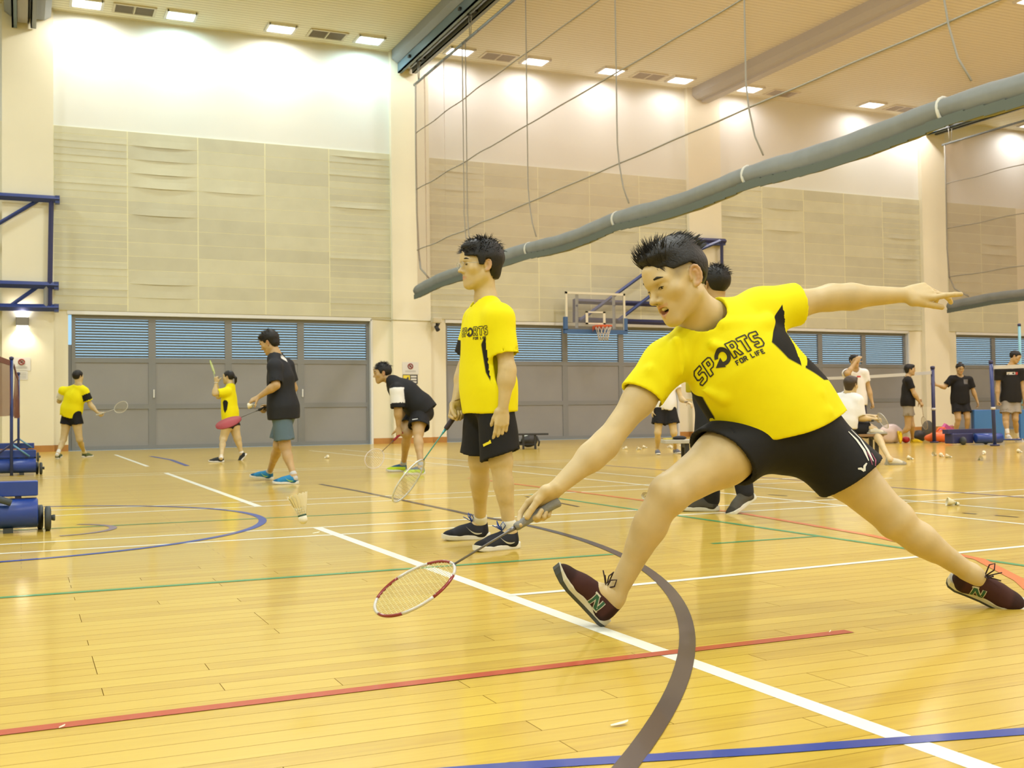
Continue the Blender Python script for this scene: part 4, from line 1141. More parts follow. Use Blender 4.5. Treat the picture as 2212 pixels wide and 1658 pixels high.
def racket(name, label, butt, tip, nrm, grip=(.2, .2, .2), shaft=(.3, .3, .3), rim=(.5, .05, .05), rim2=None, strings=(.6, .55, .35), cover=None, gripl=.17, L=.672, string_n=18, fine=True, group=None):
    butt = np.asarray(butt, float); a = unit(np.asarray(tip) - butt)
    if isinstance(nrm, (float, tuple)): nrm = open_normal(butt, tip, *(nrm if isinstance(nrm, tuple) else (nrm,)))
    nrm = unit(np.asarray(nrm) - a * (np.asarray(nrm) @ a)); t = np.cross(nrm, a)
    root = empty(name, butt, label, 'racket', group)
    P = lambda y, x=0, z=0: butt + a * y + t * x + nrm * z
    MB().lathe(butt, a, [(0, .0165), (.004, .0185), (.02, .0165), (.05, .0148), (gripl - .01, .0145), (gripl, .012)], 12).build('grip', mat('grip_%02d%02d%02d' % tuple(int(c * 99) for c in grip), grip, .8, bump=.3, bscale=300), root)
    MB().lathe(butt, a, [(gripl, .0085), (gripl + .025, .0065), (gripl + .04, .0037), (L - .285, .0037)], 10).build('shaft', mat('shaft_%02d%02d%02d' % tuple(int(c * 99) for c in shaft), shaft, .3, metal=.3), root)
    hl, hw = .285, .222; cy = L - hl / 2
    el = lambda th, k=1.0: P(cy + hl / 2 * k * math.cos(th), hw / 2 * k * math.sin(th) * (1 + .06 * math.cos(th)))
    MB().tube([P(L - .292), P(L - hl + .004)], [.004, .006], 8).tube([P(L - hl + .0, -.014), P(L - hl - .004), P(L - hl, .014)], .0045, 8).build('throat', mat('throat_dark', (.08, .08, .09), .3), root)
    n = 48
    cols = [rim, rim2 or rim]
    for part in range(2 if rim2 else 1):
        b = MB(); segs = 8 if rim2 else 1
        if not rim2:
            b.tube([el(2 * math.pi * i / n) for i in range(n + 1)], .0052, 8, caps=False)
        else:
            for k in range(segs):
                if k % 2 == part: MB().tube([el(2 * math.pi * (k + i / 8) / segs + .2) for i in range(9)], .0054, 8).build('rim_section', mat('rim_%02d%02d%02d' % tuple(int(c * 99) for c in cols[part]), cols[part], .3, coat=.4), root)
        if not rim2: b.build('rim', mat('rim_%02d%02d%02d' % tuple(int(c * 99) for c in cols[part]), cols[part], .3, coat=.4), root)
    sb = MB(); m = string_n
    if cover is None:
        for i in range(1, m):
            y = -1 + 2 * i / m
            w = math.sqrt(max(0, 1 - y * y)) * hw / 2
            if w > .02: sb.tube([P(cy + y * hl / 2, -w), P(cy + y * hl / 2, w)], .0009 if fine else .0014, 3, caps=False)
            x = y * hw / 2; h = math.sqrt(max(0, 1 - y * y)) * hl / 2
            if h > .02: sb.tube([P(cy - h, x), P(cy + h, x)], .0009 if fine else .0014, 3, caps=False)
        sb.build('strings', mat('string_%02d%02d%02d' % tuple(int(c * 99) for c in strings), strings, .5), root)
    else:
        v = [P(cy, 0, .012), P(cy, 0, -.012)]; f = []
        for i in range(32): v += [el(2 * math.pi * i / 32, 1.04) + nrm * .006, el(2 * math.pi * i / 32, 1.04) - nrm * .006]
        for i in range(32):
            j = (i + 1) % 32; f += [(0, 2 + 2 * i, 2 + 2 * j), (1, 3 + 2 * j, 3 + 2 * i), (2 + 2 * i, 3 + 2 * i, 3 + 2 * j, 2 + 2 * j)]
        sb.add(v, f, True).build('stringbed', mat('racket_red_bed', cover, .7), root)
    return root

# ------------------------------------------------------------------ people
def C3(x, y, z): return x * RIGHT + y * UP + z * FWD          # right, up, away from the camera, as seen from where the photo was taken
def arm_ops(fd, sh, el, wr, s, k=1.0):
    d = unit(wr - el); ax = unit(np.cross(el - sh, wr - el) + 1e-6)
    m1 = sh + (el - sh) * .45
    fd.cone(sh, m1, .052 * s * k, .049 * s * k, .03).cone(m1, el, .049 * s * k, .0405 * s * k, .04)
    m2 = el + (wr - el) * .28
    fd.cone(el, m2, .0405 * s * k, .0425 * s * k, .04).cone(m2, wr, .043 * s * k, .0265 * s, .03)
    return fd
def leg_ops(fd, hip, kn, an, s, k=1.0, back=None):
    th = kn - hip; sh = an - kn
    if back is None:
        back = unit(th) - unit(sh)
        back = back if np.linalg.norm(back) > .15 else None
    m = hip + th * .4
    fd.cone(hip, m, .094 * s * k, .088 * s * k, .04).cone(m, kn - th * .05, .088 * s * k, .060 * s * k, .04)
    fr = unit(-(back if back is not None else np.array((0, 0, 0.)))) if back is not None else np.zeros(3)
    fd.ell(kn + fr * .012 * s, np.array((.054, .054, .060)) * s * (.5 + .5 * k), None, .04)
    kc = .93 * min(k, 1.06); fd.cone(kn, kn + sh * .3, .052 * s * kc, .050 * s * kc, .03).cone(kn + sh * .3, an, .050 * s * kc, .032 * s, .04)
    if back is not None:
        b = unit(back); b = unit(b - unit(sh) * (b @ unit(sh)))
        fd.cone(kn + sh * .18 + b * .019 * s, kn + sh * .48 + b * .012 * s, .037 * s * kc, .033 * s * kc, .04)
    fd.cone(an, an + sh * .06, .032 * s, .033 * s, .02)
    return fd
def person(name, label, J, s=1.0, vox=.011, skin=SKIN, shirt=None, shorts=None, hair='short', hairm=HAIR, hv=.014, hands=None, shoes=None, socks=None, smile=False,
           face=True, armk=1.0, legk=1.0, hsc=1.0, hvox=None, handvox=None, seed=1, group=None, nose=1.0, neckr=1.0):
    J = {k: np.asarray(v, float) for k, v in J.items()}
    g = J['pel'].copy(); g[2] = 0
    root = empty(name, g, label, 'person', group)
    upv = unit(J['che'] - J['pel']); left = unit(J['shL'] - J['shR']); left = unit(left - upv * (left @ upv)); front = np.cross(left, upv)
    hs = s * hsc; HR = frame(J['hf'], J['hu']); hd = J['hd']
    fd = Field()
    fd.cone(J['pel'], J['che'], .115 * s, .120 * s, .05, flat=(front, .75))
    fd.cone(J['shL'], J['shR'], .052 * s, .052 * s, .04)
    fd.cone(J['hipL'], J['hipR'], .095 * s, .095 * s, .05)
    base = hd + HR @ np.array((0, -.022, -.045)) * hs
    fd.cone(J['nk'] - upv * .02, base, .058 * s * neckr, .052 * hs * neckr, .02)
    for q in 'LR':
        fd.cone(J['nk'] + unit(base - J['nk']) * .02, J['sh' + q] + (J['nk'] - J['sh' + q]) * .25, .045 * s, .042 * s, .04)
        arm_ops(fd, J['sh' + q], J['el' + q], J['wr' + q], s, armk)
        leg_ops(fd, J['hip' + q], J['kn' + q], J['an' + q], s, legk, J.get('bk' + q))
        fd.cone(J['an' + q], J['an' + q] + unit(J['ff' + q]) * .06 * s - unit(J['fu' + q]) * .03 * s, .034 * s, .03 * s, .02)
    head_ops(fd, hd, HR, hs, smile, nose)
    hh = {}
    for q in 'LR':
        if hands and q in hands:
            h = hands[q]; hh[q] = hand_ops(fd, J['wr' + q] + unit(h['a']) * .008, h['a'], h['n'], h['t'], h['c'], h.get('sp', .05), h.get('th', (.55, .75, .25)), h.get('tc', (15, 20)), s * h.get('s', 1.0))
    tint, dark = head_tint(hd, HR, hs, smile, 1.0 if hair == 'top' else 0.0)
    parts = [fd.mesh(vox)]
    if hvox:        # finer surface of the same body around head and hands, meeting the coarser one inside the skin
        boxes = [(hd, .20 * hs, hvox)]
        if handvox:
            for q in 'LR':
                if q in hh: boxes.append((J['wr' + q] + unit(hands[q]['a']) * .085, .155, handvox))
        V, Q = parts[0]; keep = np.ones(len(Q), bool); cen = V[Q].mean(1); new = []
        for c, r, vx in boxes:
            keep &= ~(np.abs(cen - c) < r - vox * 1.2).all(1); new.append(fd.mesh(vx, c - r, c + r))
        Q = Q[keep]; us = np.unique(Q); mp = np.full(len(V), -1); mp[us] = np.arange(len(us)); parts = [(V[us], mp[Q])] + new
    body = mesh_obj('body', parts, skin, root, {'tint': tint, 'dark': dark})
    if face: face_parts(body, hd, HR, hs, True, smile)
    hf = hair_field(hd, HR, hs, hv, hair, seed)
    hair_o = mesh_obj('hair', [hf.mesh(max(.004, (hvox or vox) * .9))], hairm, root)
    out = dict(root=root, body=body, hair=hair_o, HR=HR, hs=hs, hd=hd, up=upv, left=left, front=front, hands=hh, J=J)
    # ---- shirt
    if shirt:
        sf = Field(); pel, che, nk = J['pel'], J['che'], J['nk']; fl = shirt.get('flat', .71); w = shirt.get('w', 1.0) * s
        hem = shirt['hemp'] if 'hemp' in shirt else pel - upv * shirt.get('hem', .12) * s; hn = unit(shirt.get('hn', -upv))
        cl = [(hem, hn)]; mid = pel + (che - pel) * .5
        bo = front * shirt.get('belly', .012) * s
        hw = shirt.get('hw', .21) * w
        hp = pel + upv * .03 * s; lowp = pel - upv * (shirt.get('hem', .12) * s + .06)
        sf.cone(lowp, hp, hw, hw * .955, .03, (front, fl), cl); sf.cone(hp, mid + bo, hw * .955, .172 * w, .06, (front, fl), cl)
        sf.cone(mid + bo, che + front * .01, .170 * w, .178 * w, .06, (front, fl), cl)
        top = nk - upv * .065 * s
        sf.cone(che + front * .01, top, .178 * w, .125 * w, .05, (front, fl * .98))
        sf.cone(J['shL'], J['shR'], .066 * s, .066 * s, .05)
        for q in 'LR':
            sf.cone(J['sh' + q] + upv * .005, nk + (J['sh' + q] - nk) * .28 - upv * .012, .060 * s, .056 * s, .04)
            dv = unit(J['el' + q] - J['sh' + q]); sl = J['sh' + q] + dv * shirt.get('sl', .19) * s; rs = shirt.get('sr', .076) * s
            cn = unit(dv + shirt.get('cn' + q, np.zeros(3)))
            sf.cone(J['sh' + q], sl + dv * .05, rs * .97, rs * 1.02, .045, None, [(sl, cn)])
        for q in 'LR':
            dv = unit(J['el' + q] - J['sh' + q]); sl = J['sh' + q] + dv * shirt.get('sl', .19) * s; rs = shirt.get('sr', .076) * s
            sf.cone(sl - dv * .022, sl + dv * .12, rs - .014, rs - .011, .004, op='s')
        hq = pel - upv * shirt.get('hem', .12) * s
        if shirt.get('hollow', True): sf.cone(hq + upv * .012, hq - upv * .16, hw - .024, hw - .022, .004, (front, fl), op='s')
        nd = unit(base - nk); nr = shirt.get('nr', .070) * s
        sf.cone(nk - nd * .02 + front * .012 * s, nk + nd * .12 + front * .012 * s, nr, nr * 1.25, .008, (front, 1.12), op='s')
        if shirt.get('collar'):
            sf.cone(nk - left * .03 + nd * .01, nk + left * .03 + nd * .01, .066 * s, .066 * s, .01); sf.cone(nk - nd * .05, nk + nd * .15, .058 * s, .062 * s, .004, op='s')
        for (a, b, r) in shirt.get('folds', ()): sf.cone(a, b, r, r * .3, .03)
        nz = sinnoise(seed + 11, shirt.get('wf', 26), 7, (upv, .45)); am = shirt.get('wa', .005) * s
        nz2 = sinnoise(seed + 5, shirt.get('wf', 26) * .45, 5)
        sf.disp = lambda P: am * np.maximum(nz(P), -.25) + am * .9 * nz2(P)
        out['shirt'] = mesh_obj('shirt', [sf.mesh(shirt.get('vox', vox))], shirt['m'], root, {k: (lambda P, fn=fn: fn(P, out)) for k, fn in shirt.get('attrs', {}).items()})
    # ---- shorts or trousers
    if shorts:
        pf = Field(); pel = J['pel']; w = shorts.get('w', 1.0) * s; hl = unit(J['hipL'] - J['hipR']); ff = np.cross(hl, upv); fl = .78
        pf.cone(pel - upv * .04 * s, pel + upv * .07 * s, .150 * w, .140 * w, .03, (ff, fl), [(pel + upv * .075 * s, upv)])
        hem = {}
        for q in 'LR':
            th = J['kn' + q] - J['hip' + q]; dv = unit(th); ln_ = shorts.get('len' + q, shorts['len']) * s; hm = J['hip' + q] + dv * ln_; r0 = shorts.get('r0', .102) * w; r1 = shorts.get('flare', .115) * w
            cn = unit(dv + shorts.get('cn' + q, np.zeros(3))); hem[q] = (hm, dv, r1, cn)
            pf.cone(J['hip' + q], hm + dv * .06, r0, r1 * 1.02, .05, None, [(hm, cn)])
            if shorts.get('full'):
                pf.chain([J['kn' + q] - dv * .02, J['kn' + q] + (J['an' + q] - J['kn' + q]) * .5, J['an' + q] + (J['an' + q] - J['kn' + q]) * .02], [.085 * s, .072 * s, .062 * s], .04)
        pf.cone(J['hipL'], J['hipR'], .105 * w, .105 * w, .05, (ff, 1.0))
        if not shorts.get('full'):
            for q in 'LR':
                hm, dv, r1, cn = hem[q]; ln_ = shorts.get('len' + q, shorts['len']) * s; r0 = shorts.get('r0', .102) * w; ri = r0 + (r1 * 1.02 - r0) * max(.1, (ln_ - .03) / (ln_ + .06)) - .015; pf.cone(hm - dv * .025, hm + dv * .16, ri, ri + .004, .004, op='s')
        nz = sinnoise(seed + 31, 30, 6); am = shorts.get('wa', .004) * s; pf.disp = lambda P: am * nz(P)
        out['shorts'] = mesh_obj(shorts.get('name', 'shorts'), [pf.mesh(shorts.get('vox', vox))], shorts['m'], root, {k: (lambda P, fn=fn: fn(P, out)) for k, fn in shorts.get('attrs', {}).items()})
    if socks:
        for q in 'LR':
            sd = unit(J['an' + q] - J['kn' + q]); kf = Field().cone(J['an' + q] - sd * socks[1], J['an' + q] + sd * .03, .040 * s, .038 * s, .01)
            mesh_obj('sock', [kf.mesh(vox)], mat('sock_%02d%02d%02d' % tuple(int(c * 99) for c in socks[0]), socks[0], .9), root)
    if shoes:
        for q in 'LR':
            if shoes.get('only') and q not in shoes['only']: continue
            kw = {k: v for k, v in shoes.items() if k in ('col', 'sole', 'logo', 'laces', 'loops', 'collar', 'label', 'outsole')}
            O = J['an' + q] - unit(J['fu' + q]) * .088 * s - unit(J['ff' + q]) * .052 * s if 'O' + q not in J else J['O' + q]
            out['shoe' + q] = shoe(root, O, J['ff' + q], J['fu' + q], shoes.get('L', .275) * s, vox=shoes.get('vox', vox * .8), **kw)
    return out
def feet_from(J, q, px, py, f, u=(0, 0, 1), s=1.0, z=0.0):
    """place a shoe with its heel on the floor point seen at (px, py) and hang the ankle over it"""
    O = on_z(px, py, z); f = unit(f); u = unit(np.asarray(u, float)); u = unit(u - f * (u @ f)); J['O' + q] = O; J['ff' + q] = f; J['fu' + q] = u
    J['an' + q] = O + f * .052 * s + u * .088 * s
    return J
RELAX = [(12, 18, 12)] * 4; FIST = [(72, 85, 50)] * 4; LOOSE = [(30, 35, 20), (35, 38, 22), (40, 40, 25), (45, 40, 25)]

# ---- prints shared by the two yellow shirts
OUT = {  # outline letters, unit height
 'S': [[(0, .18), (.10, 0), (.48, 0), (.62, .14), (.62, .48), (.50, .60), (.26, .60), (.26, .76), (.60, .76), (.60, 1), (.14, 1), (0, .86), (0, .50), (.12, .38), (.36, .38), (.36, .23), (.03, .23)]],
 'P': [[(0, 0), (.24, 0), (.24, .34), (.48, .34), (.62, .50), (.62, .88), (.50, 1), (0, 1)], [(.24, .56), (.40, .56), (.40, .80), (.24, .80)]],
 'R': [[(0, 0), (.22, 0), (.22, .32), (.30, .32), (.44, 0), (.68, 0), (.50, .38), (.62, .52), (.62, .88), (.50, 1), (0, 1)], [(.23, .54), (.40, .54), (.40, .80), (.23, .80)]],
 'T': [[(.20, 0), (.44, 0), (.44, .76), (.64, .76), (.64, 1), (0, 1), (0, .76), (.20, .76)]]}
SOL = {'F': [((.1, 0), (.1, 1)), ((.1, .9), (.7, .9)), ((.1, .5), (.55, .5))], 'O': [((.1, .08), (.1, .92)), ((.7, .08), (.7, .92)), ((.05, .9), (.75, .9)), ((.05, .1), (.75, .1))],
       'R': [((.1, 0), (.1, 1)), ((.05, .9), (.7, .9)), ((.68, .5), (.68, .95)), ((.1, .5), (.7, .5)), ((.35, .5), (.72, 0))], 'L': [((.1, 0), (.1, 1)), ((.05, .1), (.65, .1))],
       'I': [((.2, 0), (.2, 1))], 'E': [((.1, 0), (.1, 1)), ((.1, .9), (.65, .9)), ((.1, .5), (.55, .5)), ((.1, .1), (.65, .1))]}
def sports_print(shirt, origin, ex, ey, nrm, h, parent, lift=.0025):
    """SPORTS FOR LIFE with a circling arrow for the O; origin = centre"""
    tree = tree_of(shirt); sh = []; ink = mat('black_shirt_print', (.025, .022, .015), .7); x = -2.55 * h; w = .085 * h
    arrow = []
    for ch in 'SPORTS':
        if ch == 'O':
            cx, cy, r = x + .50 * h, .45 * h, .40 * h
            pts = [(cx + r * math.cos(t), cy + r * math.sin(t)) for t in np.radians(np.linspace(165, -130, 30))]
            arrow.append(stroke2(pts, .24 * h))
            ex_, ey_ = pts[-1]
            arrow.append(grid_fill([(ex_ - .46 * h, ey_ + .02 * h), (ex_ + .10 * h, ey_ - .30 * h), (ex_ + .12 * h, ey_ + .36 * h)]))
            x += 1.05 * h
        else:
            stick('outline_letter', tree, [stroke2([(x + a * h, b * h) for a, b in loop], w, True) for loop in OUT[ch]], origin, ex, ey, nrm, ink, parent, lift)
            x += .78 * h
    stick('arrow_print', tree, arrow, origin, ex, ey, nrm, ink, parent, lift)
    sm = []; k = .30 * h; x = .0
    for ch in 'FOR LIFE':
        if ch == ' ': x += .22 * h; continue
        stick('small_letter', tree, [bar2((x + a[0] * k, -.46 * h + a[1] * k), (x + b[0] * k, -.46 * h + b[1] * k), .24 * k) for a, b in SOL[ch]], origin, ex, ey, nrm, ink, parent, lift)
        x += (.5 if ch == 'I' else .92) * k

# ================================================================== the lunging player in front
def D(x, y, d): return on_d(x, y, d)
YELLOW = (0.80, 0.735, 0.003); BLACKC = (0.012, 0.012, 0.013)
J = dict(pel=D(1688, 912, 3.96), che=D(1588, 785, 3.90), nk=D(1520, 688, 3.87), hd=D(1462, 609, 3.80), hf=C3(-.82, -.36, -.46), hu=C3(-.36, .92, .0),
         shR=D(1440, 785, 3.86), elR=D(1305, 962, 3.74), wrR=D(1204, 1052, 3.66), shL=D(1640, 672, 3.95), elL=D(1797, 642, 4.02), wrL=D(1948, 637, 4.03),
         hipR=D(1637, 938, 3.92), hipL=D(1742, 936, 4.00), knR=D(1440, 1068, 3.74), anR=D(1328, 1266, 3.84), knL=D(1938, 1128, 3.98), anL=D(2072, 1238, 4.15))
f = unit(C3(-.62, .71, -.25)); u = unit(C3(.72, .62, -.10)); u = unit(u - f * (u @ f))
J['ffR'], J['fuR'] = f, u; J['OR'] = on_z(1300, 1350)
J['anR'] = J['OR'] + f * .055 + u * .098
f = unit(C3(.90, -.34, -.22)); u = unit(C3(.25, .62, -.70)); u = unit(u - f * (u @ f))
J['ffL'], J['fuL'] = f, u; J['OL'] = D(2046, 1256, 4.13); J['anL'] = J['OL'] + f * .055 + u * .085
def side_panel(P, o):
    J = o['J']; q = P - J['pel']; h = q @ o['up']; H_ = (J['che'] - J['pel']) @ o['up']; x = np.abs(q @ o['left']); y = q @ o['front'] + .02
    th = np.degrees(np.arctan2(np.abs(y), x)); lim = np.interp(h / H_, [-.6, -.1, .15, .75, 1.05, 1.3], [-6, 2, 32, 56, 58, -10]) - np.where(q @ o['left'] > 0, 0, 37)
    away = np.maximum((P - J['shL']) @ unit(J['elL'] - J['shL']) - .05, ((P - J['shR']) @ unit(J['elR'] - J['shR']) - .05))
    return (lim - th) * .05 - np.where(away > 0, 3, 0) * (h > .5 * H_)
SHIRT_Y = cloth('yellow_sports_shirt', YELLOW, BLACKC); SHORT_K = cloth('black_sports_shorts', (0.011, 0.011, 0.013))
hr = dict(a=C3(-.72, -.66, .20), n=C3(.30, -.50, -.80), t=C3(-.63, .52, -.56), c=[(24, 34, 26), (64, 84, 62), (68, 88, 64), (70, 90, 64)], th=(.92, .10, .40), tc=(2, 6), s=1.04)
hl = dict(a=C3(.96, .10, .12), n=C3(.10, -.62, .75), t=C3(.12, -.72, -.68), c=[(-14, 6, 6), (16, 22, 16), (32, 34, 20), (46, 40, 25)], sp=.10, th=(.92, .28, .12), tc=(2, 4), s=1.08)
_upv = unit(J['che'] - J['pel'])
def FR(x, y, d=3.785): return on_d(x, y, d)
FOLDS = [(FR(1655, 700, 3.83), FR(1560, 700), .016), (FR(1660, 690, 3.84), FR(1590, 745, 3.76), .014), (FR(1462, 735, 3.78), FR(1478, 830, 3.78), .014), (FR(1405, 800, 3.77), FR(1440, 830, 3.78), .010),
         (FR(1790, 890, 3.86), FR(1610, 900, 3.82), .010), (FR(1770, 850, 3.86), FR(1590, 870, 3.82), .009), (FR(1560, 860, 3.78), FR(1500, 835, 3.78), .013), (FR(1540, 745, 3.76), FR(1590, 760, 3.75), .010)]
pl = person('person', 'lunging player in yellow sports shirt and black shorts stretching a racket to the floor', J, s=1.03, vox=.0062, hvox=.0028, handvox=.0024, skin=SKIN, hands=dict(R=hr, L=hl), smile=True,
            shirt=dict(m=SHIRT_Y, hem=.07, hemp=D(1700, 925, 3.85), hn=C3(.16, -.95, .12), hw=.212, sl=.150, sr=.077, w=1.0, flat=.74, vox=.0055, wa=.0085, wf=21, hollow=False, attrs={'panel': side_panel}, nr=.073,
                       cnR=C3(.15, 0, 0), cnL=C3(-.05, 0, 0), folds=FOLDS),
            shorts=dict(m=SHORT_K, len=.17, lenL=.215, flare=.120, r0=.114, w=1.04, vox=.0065, wa=.004, cnR=C3(.25, -.12, 0), cnL=C3(.0, -.30, 0)), hair='top', hv=.010, armk=1.0, legk=1.04, hsc=1.08, seed=3,
            shoes=dict(col=(.052, .018, .016), sole=(.62, .60, .52), outsole=(.05, .055, .05), logo='N', laces=(.03, .012, .012), loops=True, vox=.0045, L=.272))

strands(pl['root'], pl['hd'], pl['HR'], pl['hs'], 1500, 4, HAIR); strands(pl['root'], pl['hd'], pl['HR'], pl['hs'], 1800, 5, HAIR, 'side')
# print across the chest, following the shirt
_t = tree_of(pl['shirt'])
def on_shirt(t, x, y):
    d = ray(x, y); h = t.ray_cast(Vector(EYEP), Vector(unit(d)), 9); return np.array(h[0]) if h[0] is not None else on_d(x, y, 3.75)
a, b, c = on_shirt(_t, 1522, 828), on_shirt(_t, 1655, 745), on_shirt(_t, 1600, 830)
ex = unit(b - a); nrm = unit(np.cross(ex, c - a)); nrm = nrm if nrm @ FWD < 0 else -nrm; ey = np.cross(nrm, ex); ey = ey if ey @ UP > 0 else -ey
sports_print(pl['shirt'], (a + b) / 2 + ey * .0, ex, ey, nrm, .0535, pl['shirt'])
# his racket
racket('badminton_racket', 'red and black badminton racket with grey grip held low by the lunging player', D(1207, 1082, 3.668), D(828, 1310, 3.52), (.40, -1), grip=(.23, .235, .24), shaft=(.16, .15, .15), rim=(.22, .012, .012), rim2=(.55, .53, .5), strings=(.62, .56, .30), L=.69, string_n=22)

inked(pl['shorts'], [[(1853, 1012, .6), (1860, 1012, 1), (1867, 1017, .9)], [(1867, 1017, .9), (1867, 1007, 1), (1872, 1000, .5)]], .009, mat('white_garment_print', (.66, .66, .62), .6), 'bird_logo')
inked(pl['shorts'], [[(1832, 932, .4), (1850, 950, 1), (1866, 972, 1.1), (1876, 995, .3)], [(1838, 928, .4), (1858, 948, .9), (1874, 972, 1), (1886, 996, .3)]], .012, MATS['white_garment_print'], 'side_stripe')
inked(pl['shorts'], [[(1872, 975, .4), (1880, 990, .8), (1884, 1004, .3)], [(1882, 978, .4), (1891, 994, .8), (1890, 1010, .3)]], .007, mat('plum_print', (.30, .06, .12), .6), 'side_stripe')

# ================================================================== everyone else
ZUP = np.array((0, 0, 1.0))
def flat(v): v = np.array(v, float); v[2] = 0; return unit(v)
def stand(px, py, h, f, feet=None, **over):
    """upright figure on the floor point seen at (px, py), h tall, facing f; overrides are picture points (x, y, extra depth)"""
    G = on_z(px, py); f = flat(f); l = np.cross(ZUP, f); dep = (G - EYEP) @ FWD
    J = dict(pel=G + ZUP * .535 * h, che=G + ZUP * .705 * h, nk=G + ZUP * .832 * h, hd=G + ZUP * .925 * h + f * .02, hf=f, hu=ZUP)
    for q, sg in (('L', 1), ('R', -1)):
        J['sh' + q] = G + ZUP * .805 * h + l * sg * .108 * h; J['el' + q] = G + ZUP * .625 * h + l * sg * .135 * h - f * .02; J['wr' + q] = G + ZUP * .475 * h + l * sg * .14 * h + f * .03
        J['hip' + q] = G + ZUP * .51 * h + l * sg * .052 * h; J['kn' + q] = G + ZUP * .28 * h + l * sg * .056 * h + f * .015
        J['O' + q] = G + l * sg * .075 * h - f * .09; J['ff' + q] = f + l * sg * .15; J['fu' + q] = ZUP
    for k, v in over.items():
        if k[:2] in ('hf', 'hu', 'ff', 'fu', 'bk'): J[k] = np.asarray(v, float)
        elif k[0] == 'O': J[k] = on_z(*v) if len(v) == 2 else on_d(v[0], v[1], dep + v[2])
        else: J[k] = on_d(v[0], v[1], dep + v[2])
    for q in 'LR':
        fu = unit(np.asarray(J['fu' + q], float)); ff = unit(np.asarray(J['ff' + q], float)); fu = unit(fu - ff * (fu @ ff)); J['fu' + q] = fu; J['ff' + q] = ff
        s = h / 1.70
        J['an' + q] = J['O' + q] + ff * .052 * s + fu * .090 * s
    return J
def hand(a, n, t, c=LOOSE, **kw): return dict(a=np.asarray(a), n=np.asarray(n), t=np.asarray(t), c=c, **kw)
def mark(o, px, py, w, h, m, name='print', D0=None, lift=.003, ang=0.0):
    """small print on a garment, placed where the picture shows it"""
    t = tree_of(o); d = unit(ray(px, py)); hit = t.ray_cast(Vector(EYEP), Vector(d), 60)
    if hit[0] is None: return None
    c = np.array(hit[0]); n = np.array(hit[1]); n = n if n @ d < 0 else -n; n = unit(n - d * .6); ex = unit(np.cross(ZUP, n)); ex = ex if ex @ RIGHT > 0 else -ex; ey = np.cross(n, ex); ey = ey if ey[2] > 0 else -ey
    ex, ey = ex * math.cos(ang) + ey * math.sin(ang), ey * math.cos(ang) - ex * math.sin(ang)
    return stick(name, t, [grid_fill([(-w / 2, -h / 2), (w / 2, -h / 2), (w / 2, h / 2), (-w / 2, h / 2)], min(w, h) / 2)], c, ex, ey, n, m, o, lift)

# ---- standing player with glasses
Jb = stand(1062, 1180, 1.76, C3(-.92, 0, -.36), pel=(1056, 840, .0), che=(1050, 722, .0), nk=(1050, 652, .02), hd=(1037, 574, .0), hf=C3(-.93, -.02, -.36), hu=C3(-.04, 1, .0),
           shL=(1080, 688, -.16), shR=(1030, 692, .18), elL=(1096, 800, -.20), wrL=(1087, 878, -.22), elR=(1004, 800, .26), wrR=(986, 864, .16),
           hipL=(1068, 850, -.09), hipR=(1046, 850, .10), knL=(1082, 1000, -.13), knR=(1036, 998, .13), OL=(1120, 1183), OR=(1057, 1163), ffL=C3(-.84, 0, -.54), ffR=C3(-.97, 0, -.25))
def side_panel2(P, o):
    J = o['J']; q = P - J['pel']; h = q @ o['up']; H_ = (J['che'] - J['pel']) @ o['up']; x = q @ o['left']; y = q @ o['front']
    th = np.degrees(np.arctan2(y, np.abs(x))); lim = np.interp(h / H_, [-.6, .0, .30, .8, .95, 1.02], [-10, -2, 10, 16, 8, -20]); arm = ((P - J['shL']) @ unit(J['elL'] - J['shL']) > .02) & (np.linalg.norm(np.cross(P - J['shL'], unit(J['elL'] - J['shL'])), axis=1) < .094)
    return (lim - np.abs(th - 14)) * .05 - np.where(arm, 3, 0)
st = person('person', 'standing player with glasses in yellow shirt and long black shorts beside the lunging player', Jb, s=1.02, vox=.0085, hvox=.0042, handvox=.0038, skin=SKIN, seed=21, hair='thick', hv=.021, hsc=1.04,
            hands=dict(L=hand(C3(-.10, -.98, -.05), C3(-.25, 0, .97), C3(-.97, .05, -.25), [(10, 14, 10), (12, 16, 10), (14, 18, 12), (18, 20, 14)], sp=.02, th=(.9, .35, .2)),
                       R=hand(C3(-.10, -.96, -.20), C3(.55, -.20, -.80), C3(-.80, -.15, -.55), FIST, th=(.8, .3, .5))),
            shirt=dict(m=SHIRT_Y, hem=.125, hw=.222, sl=.20, sr=.078, w=.97, flat=.645, wa=.006, wf=22, attrs={'panel': side_panel2}, nr=.066),
            shorts=dict(m=SHORT_K, len=.335, flare=.114, r0=.098, w=.98, wa=.005, cnL=C3(.25, 0, 0)), socks=((.66, .66, .62), .045),
            shoes=dict(col=(.022, .024, .034), sole=(.72, .72, .70), logo='swoosh', laces=(.02, .07, .35), loops=True, L=.282, vox=.006))
strands(st['root'], st['hd'], st['HR'], st['hs'], 700, 8, HAIR, 'soft', .014)
_t2 = tree_of(st['shirt']); c = on_shirt(_t2, 1027, 715); nrm = unit(st['front'] * .90 + st['left'] * .42); ex = unit(np.cross(ZUP, nrm)); ey = np.cross(nrm, ex)
sports_print(st['shirt'], on_shirt(_t2, 1022, 717) - ey * .02, ex, ey, nrm, .048, st['shirt'])
mark(st['shorts'], 1052, 958, .055, .014, mat('yellow_print', (.75, .65, .02), .6), 'logo', ang=.35); mark(st['shorts'], 1056, 955, .03, .008, MATS['yellow_print'], 'logo', ang=.8)
R_, hs_, hd_ = st['HR'], st['hs'], st['hd']; T2 = lambda x, y, z: hd_ + R_ @ (np.array((x, y, z)) * hs_)
